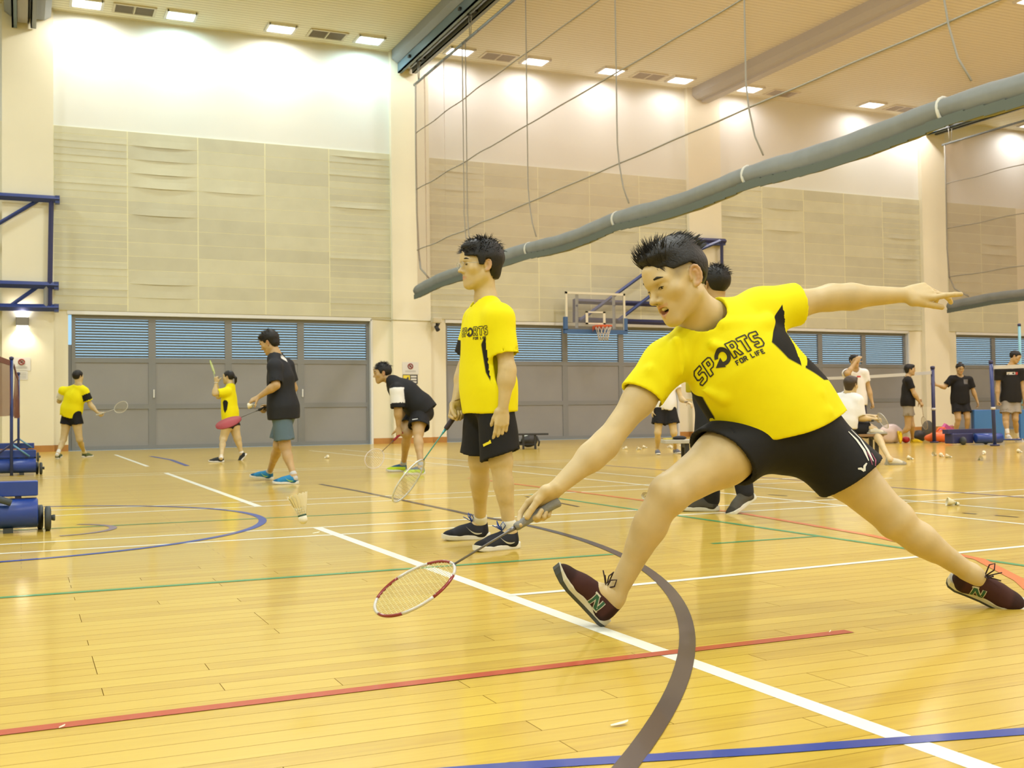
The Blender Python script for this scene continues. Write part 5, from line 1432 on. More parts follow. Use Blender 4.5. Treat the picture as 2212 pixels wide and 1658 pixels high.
g = MB(); M_GL = mat('thin_metal_frame', (.45, .46, .48), .3, metal=.6)
for sx in (-1, 1):
    g.tube([T2(sx * .033 + .022 * math.cos(t), .112 - abs(.022 * math.cos(t) * sx + .0) * .12, .002 + .015 * math.sin(t)) for t in np.linspace(0, 2 * math.pi, 21)], .0011, 5, caps=False)
    g.tube([T2(sx * .055, .109, .008), T2(sx * .075, .06, .008), T2(sx * .080, -.005, .012)], .0012, 5)
g.tube([T2(-.011, .112, .005), T2(0, .116, .007), T2(.011, .112, .005)], .0011, 5)
gl = g.build('glasses', M_GL, st['root'])
lens = MB()
for sx in (-1, 1): ellipsoid_mb(lens, T2(sx * .033, .1105, .002), np.array((.0205, .0008, .0138)) * hs_, R_)
lens.build('lenses', net_material('clear_lens', (.8, .85, .85), .12), gl)
MB().tube([st['J']['wrR'] + .034 * (math.cos(t) * RIGHT + .9 * math.sin(t) * FWD + .35 * math.cos(t) * UP) for t in np.linspace(0, 2 * math.pi, 17)], .0022, 5).build('wristband', mat('brown_cord', (.2, .12, .06), .8), st['root'])
dS = (Jb['wrR'] - EYEP) @ FWD
racket('badminton_racket', 'white framed racket with light blue shaft held by the standing player with glasses', on_d(1000, 874, dS + .02), on_d(857, 1074, dS - .06), (.33, 1), grip=(.05, .04, .06), shaft=(.10, .42, .55), rim=(.62, .64, .66), strings=(.55, .52, .45), string_n=16)

# ---- background players
YS = cloth('yellow_shirt_mixed_sleeves', YELLOW, BLACKC, (.70, .70, .68))
def sleeve_only(q, lo, hi=9):
    def fn(P, o):
        J = o['J']; d = unit(J['el' + q] - J['sh' + q]); t = (P - J['sh' + q]) @ d; r = np.linalg.norm(np.cross(P - J['sh' + q], d), axis=1)
        return np.where((t > lo) & (t < hi) & (r < .10), 1.0, -1.0)
    return fn
DK = cloth('dark_navy_shirt', (.018, .020, .026)); BK = cloth('black_tee', (.010, .010, .011)); WT = cloth('white_tee', (.72, .73, .75)); GREYS = cloth('grey_shorts', (.30, .28, .25)); BLUG = cloth('blue_grey_shorts', (.10, .155, .21)); NAVY = cloth('navy_shorts', (.03, .03, .07)); TROU = cloth('dark_trousers', (.017, .019, .026))
BWP = cloth('black_white_polo', (.012, .013, .016), (.74, .75, .77))
# far left, back turned
J = stand(155, 990, 1.72, C3(.45, 0, .9), nk=(171, 833, 0), hd=(169, 814, 0), shL=(136, 843, 0), shR=(183, 845, 0), che=(161, 858, 0), elL=(128, 866, .12), wrL=(132, 856, .32), elR=(196, 875, .05), wrR=(211, 891, .05), knL=(137, 950, 0), knR=(172, 950, 0), OL=(123, 992), OR=(178, 988), ffL=C3(-.1, .15, .95), ffR=C3(.4, 0, .9))
p3 = person('person', 'far left player seen from behind in yellow shirt with one black sleeve', J, s=.99, vox=.0145, skin=SKIN, seed=31, hair='short', hv=.018, face=False,
            shirt=dict(m=YS, hem=.13, hw=.205, flat=.92, sl=.20, sr=.080, wa=.006, attrs={'panel': sleeve_only('R', .05, .175), 'panel2': sleeve_only('L', .05)}), shorts=dict(m=SHORT_K, len=.24, flare=.125), socks=((.7, .7, .68), .10),
            hands=dict(R=hand(C3(.7, -.6, .1), C3(.3, .4, .8), C3(.6, .6, -.4), FIST), L=hand(C3(.3, .5, .8), C3(.8, 0, 0), C3(0, 1, 0), FIST)), shoes=dict(col=(.10, .13, .05), sole=(.7, .7, .68), laces=(.3, .5, .1)))
d0 = (J['wrR'] - EYEP) @ FWD
racket('badminton_racket', 'white racket held out sideways by the far left player', on_d(208, 896, d0), on_d(271, 876, d0 - .1), C3(-.1, .35, -.9), grip=(.6, .6, .58), shaft=(.6, .6, .6), rim=(.6, .58, .5), strings=(.5, .45, .28), string_n=14, fine=False)
# woman with ponytail
J = stand(502, 994, 1.52, C3(-.9, 0, .25), nk=(498, 830, 0), hd=(493, 815, 0), hf=C3(-.95, 0, .2), shL=(490, 846, -.16), shR=(497, 846, .16), che=(496, 862, 0), pel=(497, 893, 0), elL=(464, 850, -.25), wrL=(467, 826, -.2), elR=(472, 856, .15), wrR=(468, 828, .1),
          hipL=(496, 900, -.08), hipR=(500, 900, .08), knL=(482, 948, -.1), knR=(513, 948, .05), OL=(484, 998), OR=(533, 991, .05), ffL=C3(-.97, 0, -.1), ffR=C3(-.55, -.75, 0), fuR=C3(-.75, .6, 0))
J['OR'] = on_d(534, 981, (J['pel'] - EYEP) @ FWD + .05); J['anR'] = J['OR'] + unit(J['ffR']) * .045 + unit(J['fuR']) * .08
p4 = person('person', 'woman with ponytail in yellow shirt raising her racket near the grey doors', J, s=.93, vox=.0125, skin=SKIN, seed=41, hair='tail', hv=.014, legk=1.15, armk=1.05,
            shirt=dict(m=SHIRT_Y, hem=.115, hw=.21, w=1.02, sl=.16, sr=.078, wa=.006, attrs={'panel': side_panel2}), shorts=dict(m=SHORT_K, len=.20, flare=.128), socks=((.7, .7, .7), .03),
            hands=dict(L=hand(C3(-.05, .95, 0), C3(.2, 0, .9), C3(.8, .3, 0), FIST), R=hand(C3(-.05, .95, 0), C3(.2, 0, -.9), C3(.8, .3, 0), FIST)), shoes=dict(col=(.03, .035, .04), sole=(.7, .7, .7), laces=(.1, .5, .6)))
d0 = (J['wrL'] - EYEP) @ FWD
racket('badminton_racket', 'lime green racket held upright by the woman with ponytail', on_d(467, 832, d0 - .02), on_d(458, 788, d0 + .42), C3(.985, .1, -.12), grip=(.6, .6, .55), shaft=(.4, .5, .2), rim=(.42, .62, .08), strings=(.6, .65, .4), string_n=12, fine=False)
MB().tube([J['wrL'] + .034 * (math.cos(t) * RIGHT + math.sin(t) * FWD) for t in np.linspace(0, 2 * math.pi, 13)], .006, 5).build('wristband', mat('white_band', (.7, .7, .68), .7), p4['root'])
# tall man in dark shirt
J = stand(604, 1043, 1.66, C3(-.97, 0, .25), nk=(595, 765, 0), hd=(582, 740, 0), hf=C3(-.88, -.38, .2), hu=C3(-.38, .9, 0), shL=(593, 792, -.17), shR=(620, 790, .17), che=(608, 818, 0), pel=(612, 884, 0), elL=(596, 832, -.24), wrL=(560, 856, -.22), elR=(634, 838, .22), wrR=(583, 876, .20),
          hipL=(608, 893, -.09), hipR=(616, 893, .09), knL=(616, 966, -.1), knR=(602, 962, .08), OL=(645, 1045), OR=(590, 1036), ffL=C3(-.97, 0, -.1), ffR=C3(-.96, .08, .05))
p5 = person('person', 'tall man in dark shirt and blue-grey shorts looking down at a shuttlecock', J, s=1.0, vox=.0105, hvox=.006, skin=SKIN_B, seed=51, hair='thick', hv=.010,
            shirt=dict(m=DK, hem=.10, hw=.222, flat=.78, w=.97, sl=.19, sr=.076, wa=.006), shorts=dict(m=BLUG, len=.30, flare=.118), socks=((.5, .52, .55), .03),
            hands=dict(L=hand(C3(-.85, -.45, 0), C3(.2, -.75, .5), C3(-.1, -.3, -.9), [(25, 40, 30)] * 4), R=hand(C3(-.75, -.35, -.1), C3(.2, -.6, -.7), C3(-.4, .8, 0), FIST)), shoes=dict(col=(.03, .22, .48), sole=(.7, .72, .72), logo='swoosh_lime', laces=(.3, .75, .1), L=.285))
strands(p5['root'], p5['hd'], p5['HR'], p5['hs'], 350, 15, HAIR, 'soft', .006)
mark(p5['shirt'], 613, 774, .11, .055, mat('white_print', (.66, .68, .70), .6), 'back_print', ang=-.3)
d0 = (J['wrR'] - EYEP) @ FWD
racket('badminton_racket', 'racket with red string bed held by the tall man in dark shirt', on_d(588, 873, d0 + .0), on_d(473, 921, d0 - .28), C3(-.28, .80, -.52), grip=(.02, .02, .02), shaft=(.12, .12, .12), rim=(.25, .04, .05), cover=(.34, .05, .06))
# bending man by the pillar
J = stand(895, 1020, 1.70, C3(-.97, 0, -.1), pel=(908, 880, 0), che=(880, 848, 0), nk=(846, 822, 0), hd=(826, 806, 0), hf=C3(-.97, -.12, -.12), hu=C3(-.1, 1, 0), shL=(857, 843, -.19), shR=(852, 838, .17), elL=(860, 885, -.22), wrL=(861, 922, -.20), elR=(872, 885, .12), wrR=(868, 922, .0),
          hipL=(908, 890, -.1), hipR=(904, 888, .1), knL=(903, 935, -.28), knR=(880, 936, -.05), OL=(918, 1024), OR=(880, 1018), ffL=C3(-.9, 0, -.4), ffR=C3(-.97, 0, -.15))
p6 = person('person', 'man in black shirt with white sleeve bending forward by the pillar', J, s=1.03, vox=.011, hvox=.0065, skin=SKIN_B, seed=61, hair='short', hv=.014, legk=1.08, armk=1.1,
            shirt=dict(m=BWP, hem=.10, hw=.21, w=1.08, sl=.22, sr=.090, flat=.80, wa=.005, attrs={'panel': sleeve_only('L', -.03, .165)}, collar=True), shorts=dict(m=SHORT_K, len=.22, flare=.128, w=1.1), socks=((.35, .42, .5), .04),
            hands=dict(L=hand(C3(.1, -.95, -.1), C3(-.3, 0, .9), C3(-.9, 0, -.2), FIST), R=hand(C3(-.1, -.95, 0), C3(0, 0, -.9), C3(-.9, 0, 0), FIST)), shoes=dict(col=(.50, .72, .03), sole=(.7, .72, .72), laces=(.05, .15, .3), collar=(.03, .10, .22)))
strands(p6['root'], p6['hd'], p6['HR'], p6['hs'], 350, 16, HAIR, 'soft', .006)
mark(p6['shorts'], 896, 905, .07, .012, MATS['white_print'], 'logo', ang=.2)
d0 = (J['wrL'] - EYEP) @ FWD
racket('badminton_racket', 'white and red rimmed racket held low by the bending man', on_d(869, 933, d0 + .02), on_d(806, 993, d0 - .28), C3(.35, .15, -.9), grip=(.30, .02, .03), shaft=(.10, .06, .05), rim=(.66, .60, .58), strings=(.62, .50, .38), string_n=12, fine=False)
# man half hidden behind the lunging player
J = stand(1545, 1106, 1.73, C3(-.75, 0, .65), nk=(1546, 655, 0), hd=(1546, 615, 0), hf=C3(-.35, 0, .95), pel=(1548, 838, 0), che=(1548, 740, 0), shL=(1505, 690, .05), shR=(1590, 690, -.05), elL=(1500, 755, .05), wrL=(1510, 820, .05), elR=(1600, 760, 0), wrR=(1600, 830, 0), hipL=(1533, 850, 0), hipR=(1565, 850, 0), knL=(1530, 965, -.05), knR=(1592, 965, 0),
          OL=(1553, 1103), OR=(1600, 1094, 0), ffL=C3(-.95, 0, .05), ffR=C3(-.72, -.42, -.45), fuR=C3(-.45, .85, .0))
J['OR'] = on_d(1632, 1076, (J['pel'] - EYEP) @ FWD - .02); J['anR'] = J['OR'] + unit(J['ffR']) * .05 + unit(J['fuR']) * .09
p7 = person('person', 'man in dark trousers and grey trainers half hidden behind the lunging player', J, s=1.02, vox=.012, skin=SKIN_B, seed=71, hair='short', hv=.020, face=False,
            shirt=dict(m=SHIRT_Y, hem=.02, hw=.21, sl=.2, sr=.078, wa=.005), shorts=dict(m=TROU, len=.40, flare=.098, full=True, name='trousers', wa=.007, vox=.010),
            shoes=dict(col=(.075, .070, .058), sole=(.62, .62, .56), laces=(.05, .05, .045), L=.29, vox=.008))
strands(p7['root'], p7['hd'], p7['HR'], p7['hs'], 500, 12, HAIR, 'soft', .012)
# white shirt, face hidden by the player's arm
J = stand(1438, 982, 1.62, C3(.1, 0, -1), elL=(1472, 862, 0), wrL=(1484, 868, -.15), OR=(1420, 981), OL=(1457, 979), knR=(1421, 935, -.05), knL=(1456, 935, -.05))
p8 = person('person', 'person in white shirt and black shorts standing behind the outstretched racket arm', J, s=.95, vox=.0135, skin=SKIN, seed=81, hair='short',
            shirt=dict(m=WT, hem=.10, hw=.21, sl=.19, sr=.08, wa=.005), shorts=dict(m=SHORT_K, len=.32, flare=.13, w=1.06),
            hands=dict(L=hand(C3(.6, -.3, -.7), C3(0, -.9, 0), C3(-.5, 0, -.8), LOOSE), R=hand(C3(0, -1, 0), C3(.8, 0, 0), C3(0, 0, -1))), shoes=dict(col=(.16, .17, .22), sole=(.7, .7, .7), laces=(.6, .6, .6)))
d0 = (J['wrL'] - EYEP) @ FWD
racket('badminton_racket', 'pale racket held out by the white shirted person behind the arm', on_d(1480, 868, d0), on_d(1500, 862, d0 - .62), C3(.1, .9, -.35), grip=(.3, .25, .2), shaft=(.5, .45, .3), rim=(.6, .52, .3), strings=(.6, .5, .3), string_n=10, fine=False)
# hand raised to the face
J = stand(1850, 972, 1.72, C3(.25, 0, -.95), hd=(1846, 780, 0), nk=(1846, 797, 0), shR=(1829, 806, 0), shL=(1867, 806, 0), elR=(1831, 806, -.27), wrR=(1849, 781, -.22), elL=(1877, 842, 0), wrL=(1884, 868, -.05))
p9 = person('person', 'man in white shirt holding a hand to his face behind the net', J, s=1.0, vox=.0135, skin=SKIN_B, seed=91, hair='short', face=False,
            shirt=dict(m=WT, hem=.10, hw=.21, sl=.16, sr=.078, wa=.005), shorts=dict(m=NAVY, len=.30, flare=.12),
            hands=dict(R=hand(C3(.6, .75, 0), C3(.3, 0, .9), C3(.5, -.5, 0), LOOSE), L=hand(C3(.2, -.95, 0), C3(-.9, 0, 0), C3(0, 0, -1), FIST)), shoes=dict(col=(.2, .2, .2)))
mark(p9['shirt'], 1855, 813, .07, .03, mat('red_print', (.5, .05, .05), .6), 'print')
# seated, back turned
J = stand(1835, 1000, 1.68, C3(.85, 0, .35), pel=(1822, 912, 0), che=(1826, 880, 0), nk=(1833, 850, 0), hd=(1839, 832, 0), hf=C3(.75, .0, .65), hu=C3(.05, 1, 0), shR=(1852, 865, -.08), shL=(1812, 862, .14), elR=(1857, 902, -.1), wrR=(1886, 905, -.1), elL=(1850, 900, .25), wrL=(1880, 898, .2),
          hipR=(1830, 925, -.06), hipL=(1822, 922, .08), knR=(1888, 930, -.02), knL=(1880, 925, .20), OR=(1912, 1004), OL=(1872, 938, -.12), ffR=C3(.95, 0, -.1), ffL=C3(.95, -.02, -.15), fuL=C3(0, .9, .3))
p10 = person('person', 'seated person in white shirt with one ankle resting on the other knee', J, s=1.0, vox=.0115, skin=SKIN, seed=101, hair='thick', hairm=HAIR_B, hv=.008,
             shirt=dict(m=WT, hem=.06, hw=.21, sl=.21, sr=.085, wa=.006), shorts=dict(m=SHORT_K, len=.30, flare=.115),
             hands=dict(R=hand(C3(.95, .05, -.1), C3(0, -.9, 0), C3(0, 0, 1), FIST), L=hand(C3(.9, 0, 0), C3(0, -.9, 0), C3(0, 0, -1), FIST)), shoes=dict(col=(.55, .52, .42), sole=(.30, .29, .25), laces=(.6, .6, .55)))
d0 = (J['wrR'] - EYEP) @ FWD
racket('badminton_racket', 'racket lying across the lap of the seated person', on_d(1878, 908, d0 + .1), on_d(1914, 908, d0 - .55), C3(.55, .3, -.75), grip=(.05, .05, .05), shaft=(.1, .1, .1), rim=(.45, .44, .42), strings=(.5, .48, .4), string_n=12, fine=False)
# boy with yellow shoes
J = stand(1963, 957, 1.66, C3(.95, 0, -.2), hd=(1966, 799, 0), nk=(1961, 815, 0), elR=(1975, 850, -.2), wrR=(1987, 868, -.2), elL=(1970, 850, .2), wrL=(1985, 866, .2), knR=(1961, 925, -.05), knL=(1970, 920, .05), OL=(1966, 956), ffL=C3(.97, 0, -.1), ffR=C3(.15, -.9, -.1), fuR=C3(.9, .2, 0))
J['OR'] = on_d(1938, 931, (J['pel'] - EYEP) @ FWD); J['anR'] = J['OR'] + unit(J['ffR']) * .05 + unit(J['fuR']) * .09
p11 = person('person', 'boy in black shirt walking right in bright yellow shoes', J, s=.98, vox=.0145, skin=SKIN_B, seed=111, hair='thick', hv=.014,
             shirt=dict(m=BK, hem=.09, hw=.21, sl=.19, sr=.076, wa=.005), shorts=dict(m=GREYS, len=.27, flare=.12),
             hands=dict(R=hand(C3(.6, -.6, 0), C3(0, -.8, .4), C3(.3, 0, -.9), FIST), L=hand(C3(.6, -.6, 0), C3(0, -.8, -.4), C3(.3, 0, .9), FIST)), shoes=dict(col=(.75, .55, .01), sole=(.7, .5, .02), laces=(.7, .5, .02)))
d0 = (J['wrR'] - EYEP) @ FWD
racket('badminton_racket', 'racket hanging from the hand of the boy in yellow shoes', on_d(1989, 862, d0), on_d(1999, 925, d0 + .1), C3(.97, .1, .2), grip=(.35, .2, .12), shaft=(.3, .2, .15), rim=(.4, .32, .25), strings=(.5, .45, .35), string_n=10, fine=False)
# man holding the net post
J = stand(2076, 951, 1.76, C3(-.05, -.0, -1), hd=(2074, 796, -.04), hf=C3(-.05, -.25, -.95), shR=(2056, 818, 0), shL=(2094, 820, 0), elR=(2040, 836, 0), wrR=(2023, 831, 0), elL=(2103, 846, 0), wrL=(2111, 866, 0), knR=(2070, 905, -.1), knL=(2090, 903, -.1))
p12 = person('person', 'man in black shirt and shorts reaching out to a net post', J, s=1.03, vox=.015, skin=SKIN_B, seed=121, hair='short', hv=.018,
             shirt=dict(m=BK, hem=.10, hw=.21, sl=.19, sr=.078, wa=.005), shorts=dict(m=SHORT_K, len=.27, flare=.12),
             hands=dict(R=hand(C3(-.95, .1, 0), C3(0, 0, -1), C3(0, 1, 0), LOOSE), L=hand(C3(.2, -.95, 0), C3(-.9, 0, 0), C3(0, 0, -1))), shoes=dict(col=(.5, .5, .5)))
mark(p12['shirt'], 2086, 824, .10, .11, mat('grey_pocket_print', (.12, .12, .13), .7), 'pocket_print')
# tall man at the right edge
J = stand(2186, 956, 1.74, C3(.12, 0, -1), hd=(2193, 771, -.05), nk=(2184, 790, 0), hf=C3(.75, -.35, -.5), hu=C3(.3, .9, 0), shR=(2158, 801, 0), shL=(2203, 801, 0), elR=(2155, 838, 0), wrR=(2155, 864, -.05), elL=(2208, 838, 0), wrL=(2212, 864, -.05), OR=(2176, 947, -.1), OL=(2194, 955), knR=(2172, 905, -.05), knL=(2193, 905, -.05), ffR=C3(-.2, -.0, -.9), ffL=C3(.2, 0, -.9))
p13 = person('person', 'tall man in black printed shirt and grey shorts at the right edge', J, s=1.02, vox=.0135, skin=SKIN_B, seed=131, hair='short', hv=.020,
             shirt=dict(m=BK, hem=.08, hw=.21, sl=.20, sr=.080, wa=.005), shorts=dict(m=GREYS, len=.27, flare=.13), socks=((.68, .68, .66), .16),
             hands=dict(R=hand(C3(0, -1, 0), C3(.9, 0, 0), C3(0, 0, -1), FIST), L=hand(C3(0, -1, 0), C3(-.9, 0, 0), C3(0, 0, -1), FIST)), shoes=dict(col=(.6, .6, .6), sole=(.7, .7, .7)))
mark(p13['shirt'], 2184, 806, .17, .055, MATS['white_print'], 'chest_print'); mark(p13['shirt'], 2196, 806, .05, .055, MATS['red_print'], 'chest_print', lift=.006)
# someone almost hidden behind the lunging player
J = stand(1768, 955, 1.56, C3(.5, 0, -.6))
p14 = person('person', 'dark haired person almost hidden behind the lunging player', J, s=.92, vox=.016, skin=SKIN_B, seed=141, hair='thick', shirt=dict(m=DK, hem=.10, wa=.004), shorts=dict(m=SHORT_K, len=.28), shoes=dict(col=(.1, .1, .1)))

# ================================================================== nets, posts, benches, bags, shuttlecocks
M_TYRE = mat('dark_tyre', (.045, .055, .06), .6); M_BLUE2 = mat('royal_blue_steel', (.018, .055, .30), .3, noise=.1, nscale=5); M_LBLUE = mat('light_blue_steel', (.12, .30, .50), .4)
def post_base(xr, Y, label, post_px=None, w=.78, posth=1.55, group='wheeled net post trolleys', brace=True):
    """weighted net-post base: drum, ballast box and wheels; xr = right end seen in the picture on the depth plane Y"""
    x1 = on_y(xr, 1000, Y)[0]; x0 = x1 - w; xc = (x0 + x1) / 2
    root = empty('net_post_trolley', (xc, Y, 0), label, 'net post', group)
    MB().lathe((x0, Y, .125), (1, 0, 0), [(0, .085), (.008, .098), (w - .008, .098), (w, .085)], 20).build('drum', M_BLUE2, root)
    MB().bbox((xc, Y + .03, .285), (w / 2, .07, .048), .012).build('ballast_box', M_BLUE2, root)
    MB().bbox((xc - .14, Y + .32, .30), (w / 2 - .1, .05, .035), .012).build('rear_beam', mat('dull_blue_steel', (.07, .09, .15), .5), root)
    MB().box((x0 + .05, Y - .02, .2), (x0 + .09, Y + .32, .26)).box((x1 - .14, Y - .02, .2), (x1 - .10, Y + .32, .26)).build('side_bars', M_NAVY, root)
    for k, xx in ((0, x1 + .015), (1, x0 - .06)):
        for dy, r, dx in ((.0, .082, .025), (.14, .082, -.02)):
            wl = MB().lathe((xx + dx, Y + dy, r), (1, 0, 0), [(0, r * .75), (.006, r), (.034, r), (.04, r * .75)], 18).build('wheel', M_TYRE, root)
        MB().lathe((xx + .05 if k == 0 else xx - .04, Y, .085), (1, 0, 0), [(0, .014), (.035, .022), (.04, .018)], 10).build('axle_knob', M_TYRE, root)
    for xx in (x0 + .18, x1 - .18): MB().box((xx - .03, Y - .05, 0), (xx + .03, Y + .05, .032)).build('rubber_foot', M_TYRE, root)
    if post_px:
        px = on_y(post_px, 1000, Y)[0]
        MB().tube([(px, Y - .14, 0), (px, Y - .14, posth)], .022, 10).build('post', M_BLUE, root)
        MB().lathe((px, Y - .14, posth), (0, 0, 1), [(0, .03), (.03, .03), (.04, .01)], 10).build('post_cap', M_NAVY, root)
        if brace:
            for s in (-1, 1): MB().tube([(px, Y - .14, .42), (px + s * .22, Y - .05, .25)], .014, 6).build('brace', M_LBLUE if s > 0 else M_NAVY, root)
    else:
        MB().tube([(x1 - .16, Y - .105, .2), (x1 - .75, Y - .13, .42)], .022, 8).build('brace', mat('slate_bar', (.06, .085, .12), .5), root)
        MB().tube([(x1 - .28, Y + .28, .36), (x1 - .55, Y + .25, .62)], .018, 8).build('handle', M_LBLUE, root)
        MB().tube([(x1 - 1.0, Y - .14, 0), (x1 - 1.0, Y - .14, posth)], .022, 10).build('post', M_BLUE, root)
        MB().tube([(x1 - 1.0, Y - .12, .08), (x0, Y - .02, .12)], .02, 6).build('foot_bar', M_BLUE, root)
    return root
b1 = post_base(82, 8.0, 'large blue weighted net post base at the left edge, nearest the camera')
b2 = post_base(78, 16.4, 'blue net post base with its post behind the nearest base', 25)
b3 = post_base(74, 21.6, 'blue net post base farthest back at the left', 40)
M_BNET = net_material('brown_badminton_net', (.16, .055, .035), .72)
def net(A, B, z0, z1, label, m, tape=True, sag=.03, tm=None):
    A, B = np.asarray(A, float), np.asarray(B, float); c = (A + B) / 2
    root = empty('badminton_net', (c[0], c[1], z0), label, 'net'); n = 24; v = []; f = []; d = unit(B - A); nn = np.array((-d[1], d[0], 0))
    for i in range(n + 1):
        t = i / n; p = A + (B - A) * t; sg = sag * math.sin(math.pi * t)
        for j in range(4):
            q = p + nn * .03 * math.sin(t * 19 + j) * (1 - j / 3); v.append((q[0], q[1], z0 + (z1 - z0) * j / 3 - sg))
    for i in range(n):
        for j in range(3): f.append((i * 4 + j, i * 4 + 4 + j, i * 4 + 5 + j, i * 4 + 1 + j))
    MB().add(v, f, True).build('mesh', m, root)
    if tape:
        t = MB()
        for i in range(n):
            a, b = A + (B - A) * i / n, A + (B - A) * (i + 1) / n; s0, s1 = -sag * math.sin(math.pi * i / n), -sag * math.sin(math.pi * (i + 1) / n)
            for s in (-.006, .006):
                t.quad((a[0] + nn[0] * s, a[1] + nn[1] * s, z1 + s0 - .06), (b[0] + nn[0] * s, b[1] + nn[1] * s, z1 + s1 - .06), (b[0] + nn[0] * s, b[1] + nn[1] * s, z1 + s1 + .01), (a[0] + nn[0] * s, a[1] + nn[1] * s, z1 + s0 + .01))
        t.build('tape', tm or mat('white_net_tape', (.66, .66, .66), .7), root)
    return root
pm = np.array((on_y(25, 1000, 16.4)[0], 16.26, 0)); pn = np.array((on_y(82, 1000, 8.0)[0] - 1.0, 7.86, 0)); pf_ = np.array((on_y(40, 1000, 21.6)[0], 21.46, 0))
M_BTAPE = mat('brown_net_tape', (.15, .05, .035), .8)
net(pm - np.array((.02, 0, 0)), pn, .80, 1.53, 'reddish brown net seen edge-on at the left edge', M_BNET, True, tm=M_BTAPE)
net(pf_, pm + np.array((.03, .1, 0)), .80, 1.50, 'second brown net hanging behind the left net post', M_BNET, True, tm=M_BTAPE)
# right-hand court
M_FNET = net_material('dark_fine_net', (.05, .05, .05), .10)
A = on_d(2012, 802, 24.0); B = on_d(1740, 815, 27.6)
net((A[0], A[1], 0), (B[0], B[1], 0), A[2] - .76, A[2], 'white taped badminton net behind the seated person', M_FNET, sag=.02)
A2 = on_d(2146, 790, 21.5); B2 = on_d(2300, 782, 19.5)
net((A2[0], A2[1], 0), (B2[0], B2[1], 0), A2[2] - .76, A2[2], 'white taped net at the right edge behind the tall man', M_FNET, sag=.02)
def pole(px, py, d, z1, label, m, r=.028, name='net_post', dx=0.0):
    G = on_d(px, py, d); G[2] = 0; root = empty(name, G, label, 'net post')
    MB().tube([G, G + np.array((dx, 0, z1))], r, 10).build('post', m, root)
    MB().lathe(G + np.array((dx * .4, 0, z1 * .44)), (0, 0, 1), [(0, r * 1.25), (.05, r * 1.25)], 10).build('collar', mat('white_collar', (.6, .6, .62), .5), root)
    MB().lathe(G + np.array((dx, 0, z1)), (0, 0, 1), [(0, r * 1.2), (.05, r * 1.2), (.06, r * .6)], 10).build('cap', M_NAVY, root)
    MB().bbox(G + np.array((0, 0, .015)), (.07, .07, .015), .02).build('base_plate', M_NAVY, root)
    return root
pole(2018, 945, 24.0, 1.60, 'dark blue net post touched by the man in black', M_NAVY, .04)
pole(2149, 957, 21.5, 1.60, 'blue net post left of the tall man at the right edge', M_BLUE, .035, dx=-.05)
pole(2208, 950, 26.0, 2.65, 'pale cyan pole behind the tall man at the right edge', mat('cyan_pole', (.20, .45, .55), .4), .032, 'pole')
p = on_d(2098, 950, 22.6); x1 = p[0] + .30
root = empty('net_post_trolley', (p[0], p[1], 0), 'dark blue post base lying between the two right-hand posts', 'net post', 'wheeled net post trolleys')
MB().lathe((p[0] - .10, p[1] - .2, .125), (.95, -.3, 0), [(0, .08), (.01, .10), (.55, .10), (.56, .08)], 16).build('drum', M_BLUE2, root)
MB().bbox((p[0] - .1, p[1], .27), (.6, .08, .045), .01).build('ballast_box', M_NAVY, root)
MB().bbox((p[0] - .35, p[1] - .02, .13), (.28, .12, .10), .03).build('side_box', M_NAVY, root)
for s in (-1, 1): MB().lathe((p[0] - .18 + s * .30, p[1] - .22, .085), (1, 0, 0), [(0, .07), (.04, .085), (.05, .07)], 14).build('wheel', M_TYRE, root)
MB().tube([(p[0] + .35, p[1], .09), (p[0] + .85, p[1] - .5, .09)], .02, 6).build('foot_bar', M_BLUE, root)
# blue foam mats
def mats_(px0, py0, px1, py1, d, label):
    a = on_d(px0, py1, d); b = on_d(px1, py0, d); root = empty('foam_mat', ((a[0] + b[0]) / 2, a[1], 0), label, 'mat', 'blue mats by the back doors')
    h = b[2]; c = np.array(((a[0] + b[0]) / 2, (a[1] + b[1]) / 2, h / 2)); w = np.linalg.norm((b - a)[:2]) / 2
    R = frame(FWD * np.array((1, 1, 0)), ZUP)
    MB().bbox(c, (w, .09, h / 2), .02, R).build('pad', mat('blue_vinyl', (.03, .14, .42), .5, noise=.08, nscale=3), root)
    MB().bbox(c - R[:, 1] * .092, (w * .97, .004, h / 2 * .94), .004, R).build('face_seam', mat('blue_vinyl_b', (.04, .17, .46), .5), root)
mats_(2101, 884, 2166, 931, 25.4, 'wide blue foam mat standing behind the man in black')
mats_(2200, 884, 2240, 930, 25.6, 'blue foam mat at the far right edge')
# bags
def blob(name, label, cat, c, rad, m, seed, extra=None, cut=.0, amp=.02, vox=.014, R=None):
    root = empty(name, (c[0], c[1], 0), label, cat); fd = Field(); fd.ell(c, rad, R, .05)
    if extra:
        for e, r in extra: fd.ell(np.asarray(c) + e, r, R, .06)
    fd.cutall((0, 0, .004), (0, 0, -1)); nz = sinnoise(seed, 18, 6); fd.disp = lambda P: amp * nz(P)
    mesh_obj('sack', [fd.mesh(vox)], m, root); return root
def G3(px, py, z): p = on_z(px, py); return np.array((p[0], p[1], z))
c = G3(2030, 955, .12)
r_ = blob('plastic_bag', 'bright orange plastic bag on the floor beside the net post', 'bag', c, (.28, .16, .13), mat('orange_plastic', (.85, .17, .05), .4), 3, [(C3(-.22, -.02, 0), (.13, .1, .08)), (C3(.1, .05, 0), (.14, .1, .12))])
MB().tube([c + C3(-.1, .1, -.05), c + C3(-.02, .2, -.02), c + C3(.1, .2, 0), c + C3(.14, .1, 0)], .02, 6).build('handle', MATS['orange_plastic'], r_)
c = on_d(2046, 934, (G3(2046, 950, 0) - EYEP) @ FWD + .15)
Rb = np.stack([unit(C3(.8, -.55, .1)), unit(C3(.0, .1, 1)), unit(C3(.55, .8, 0))], 1)
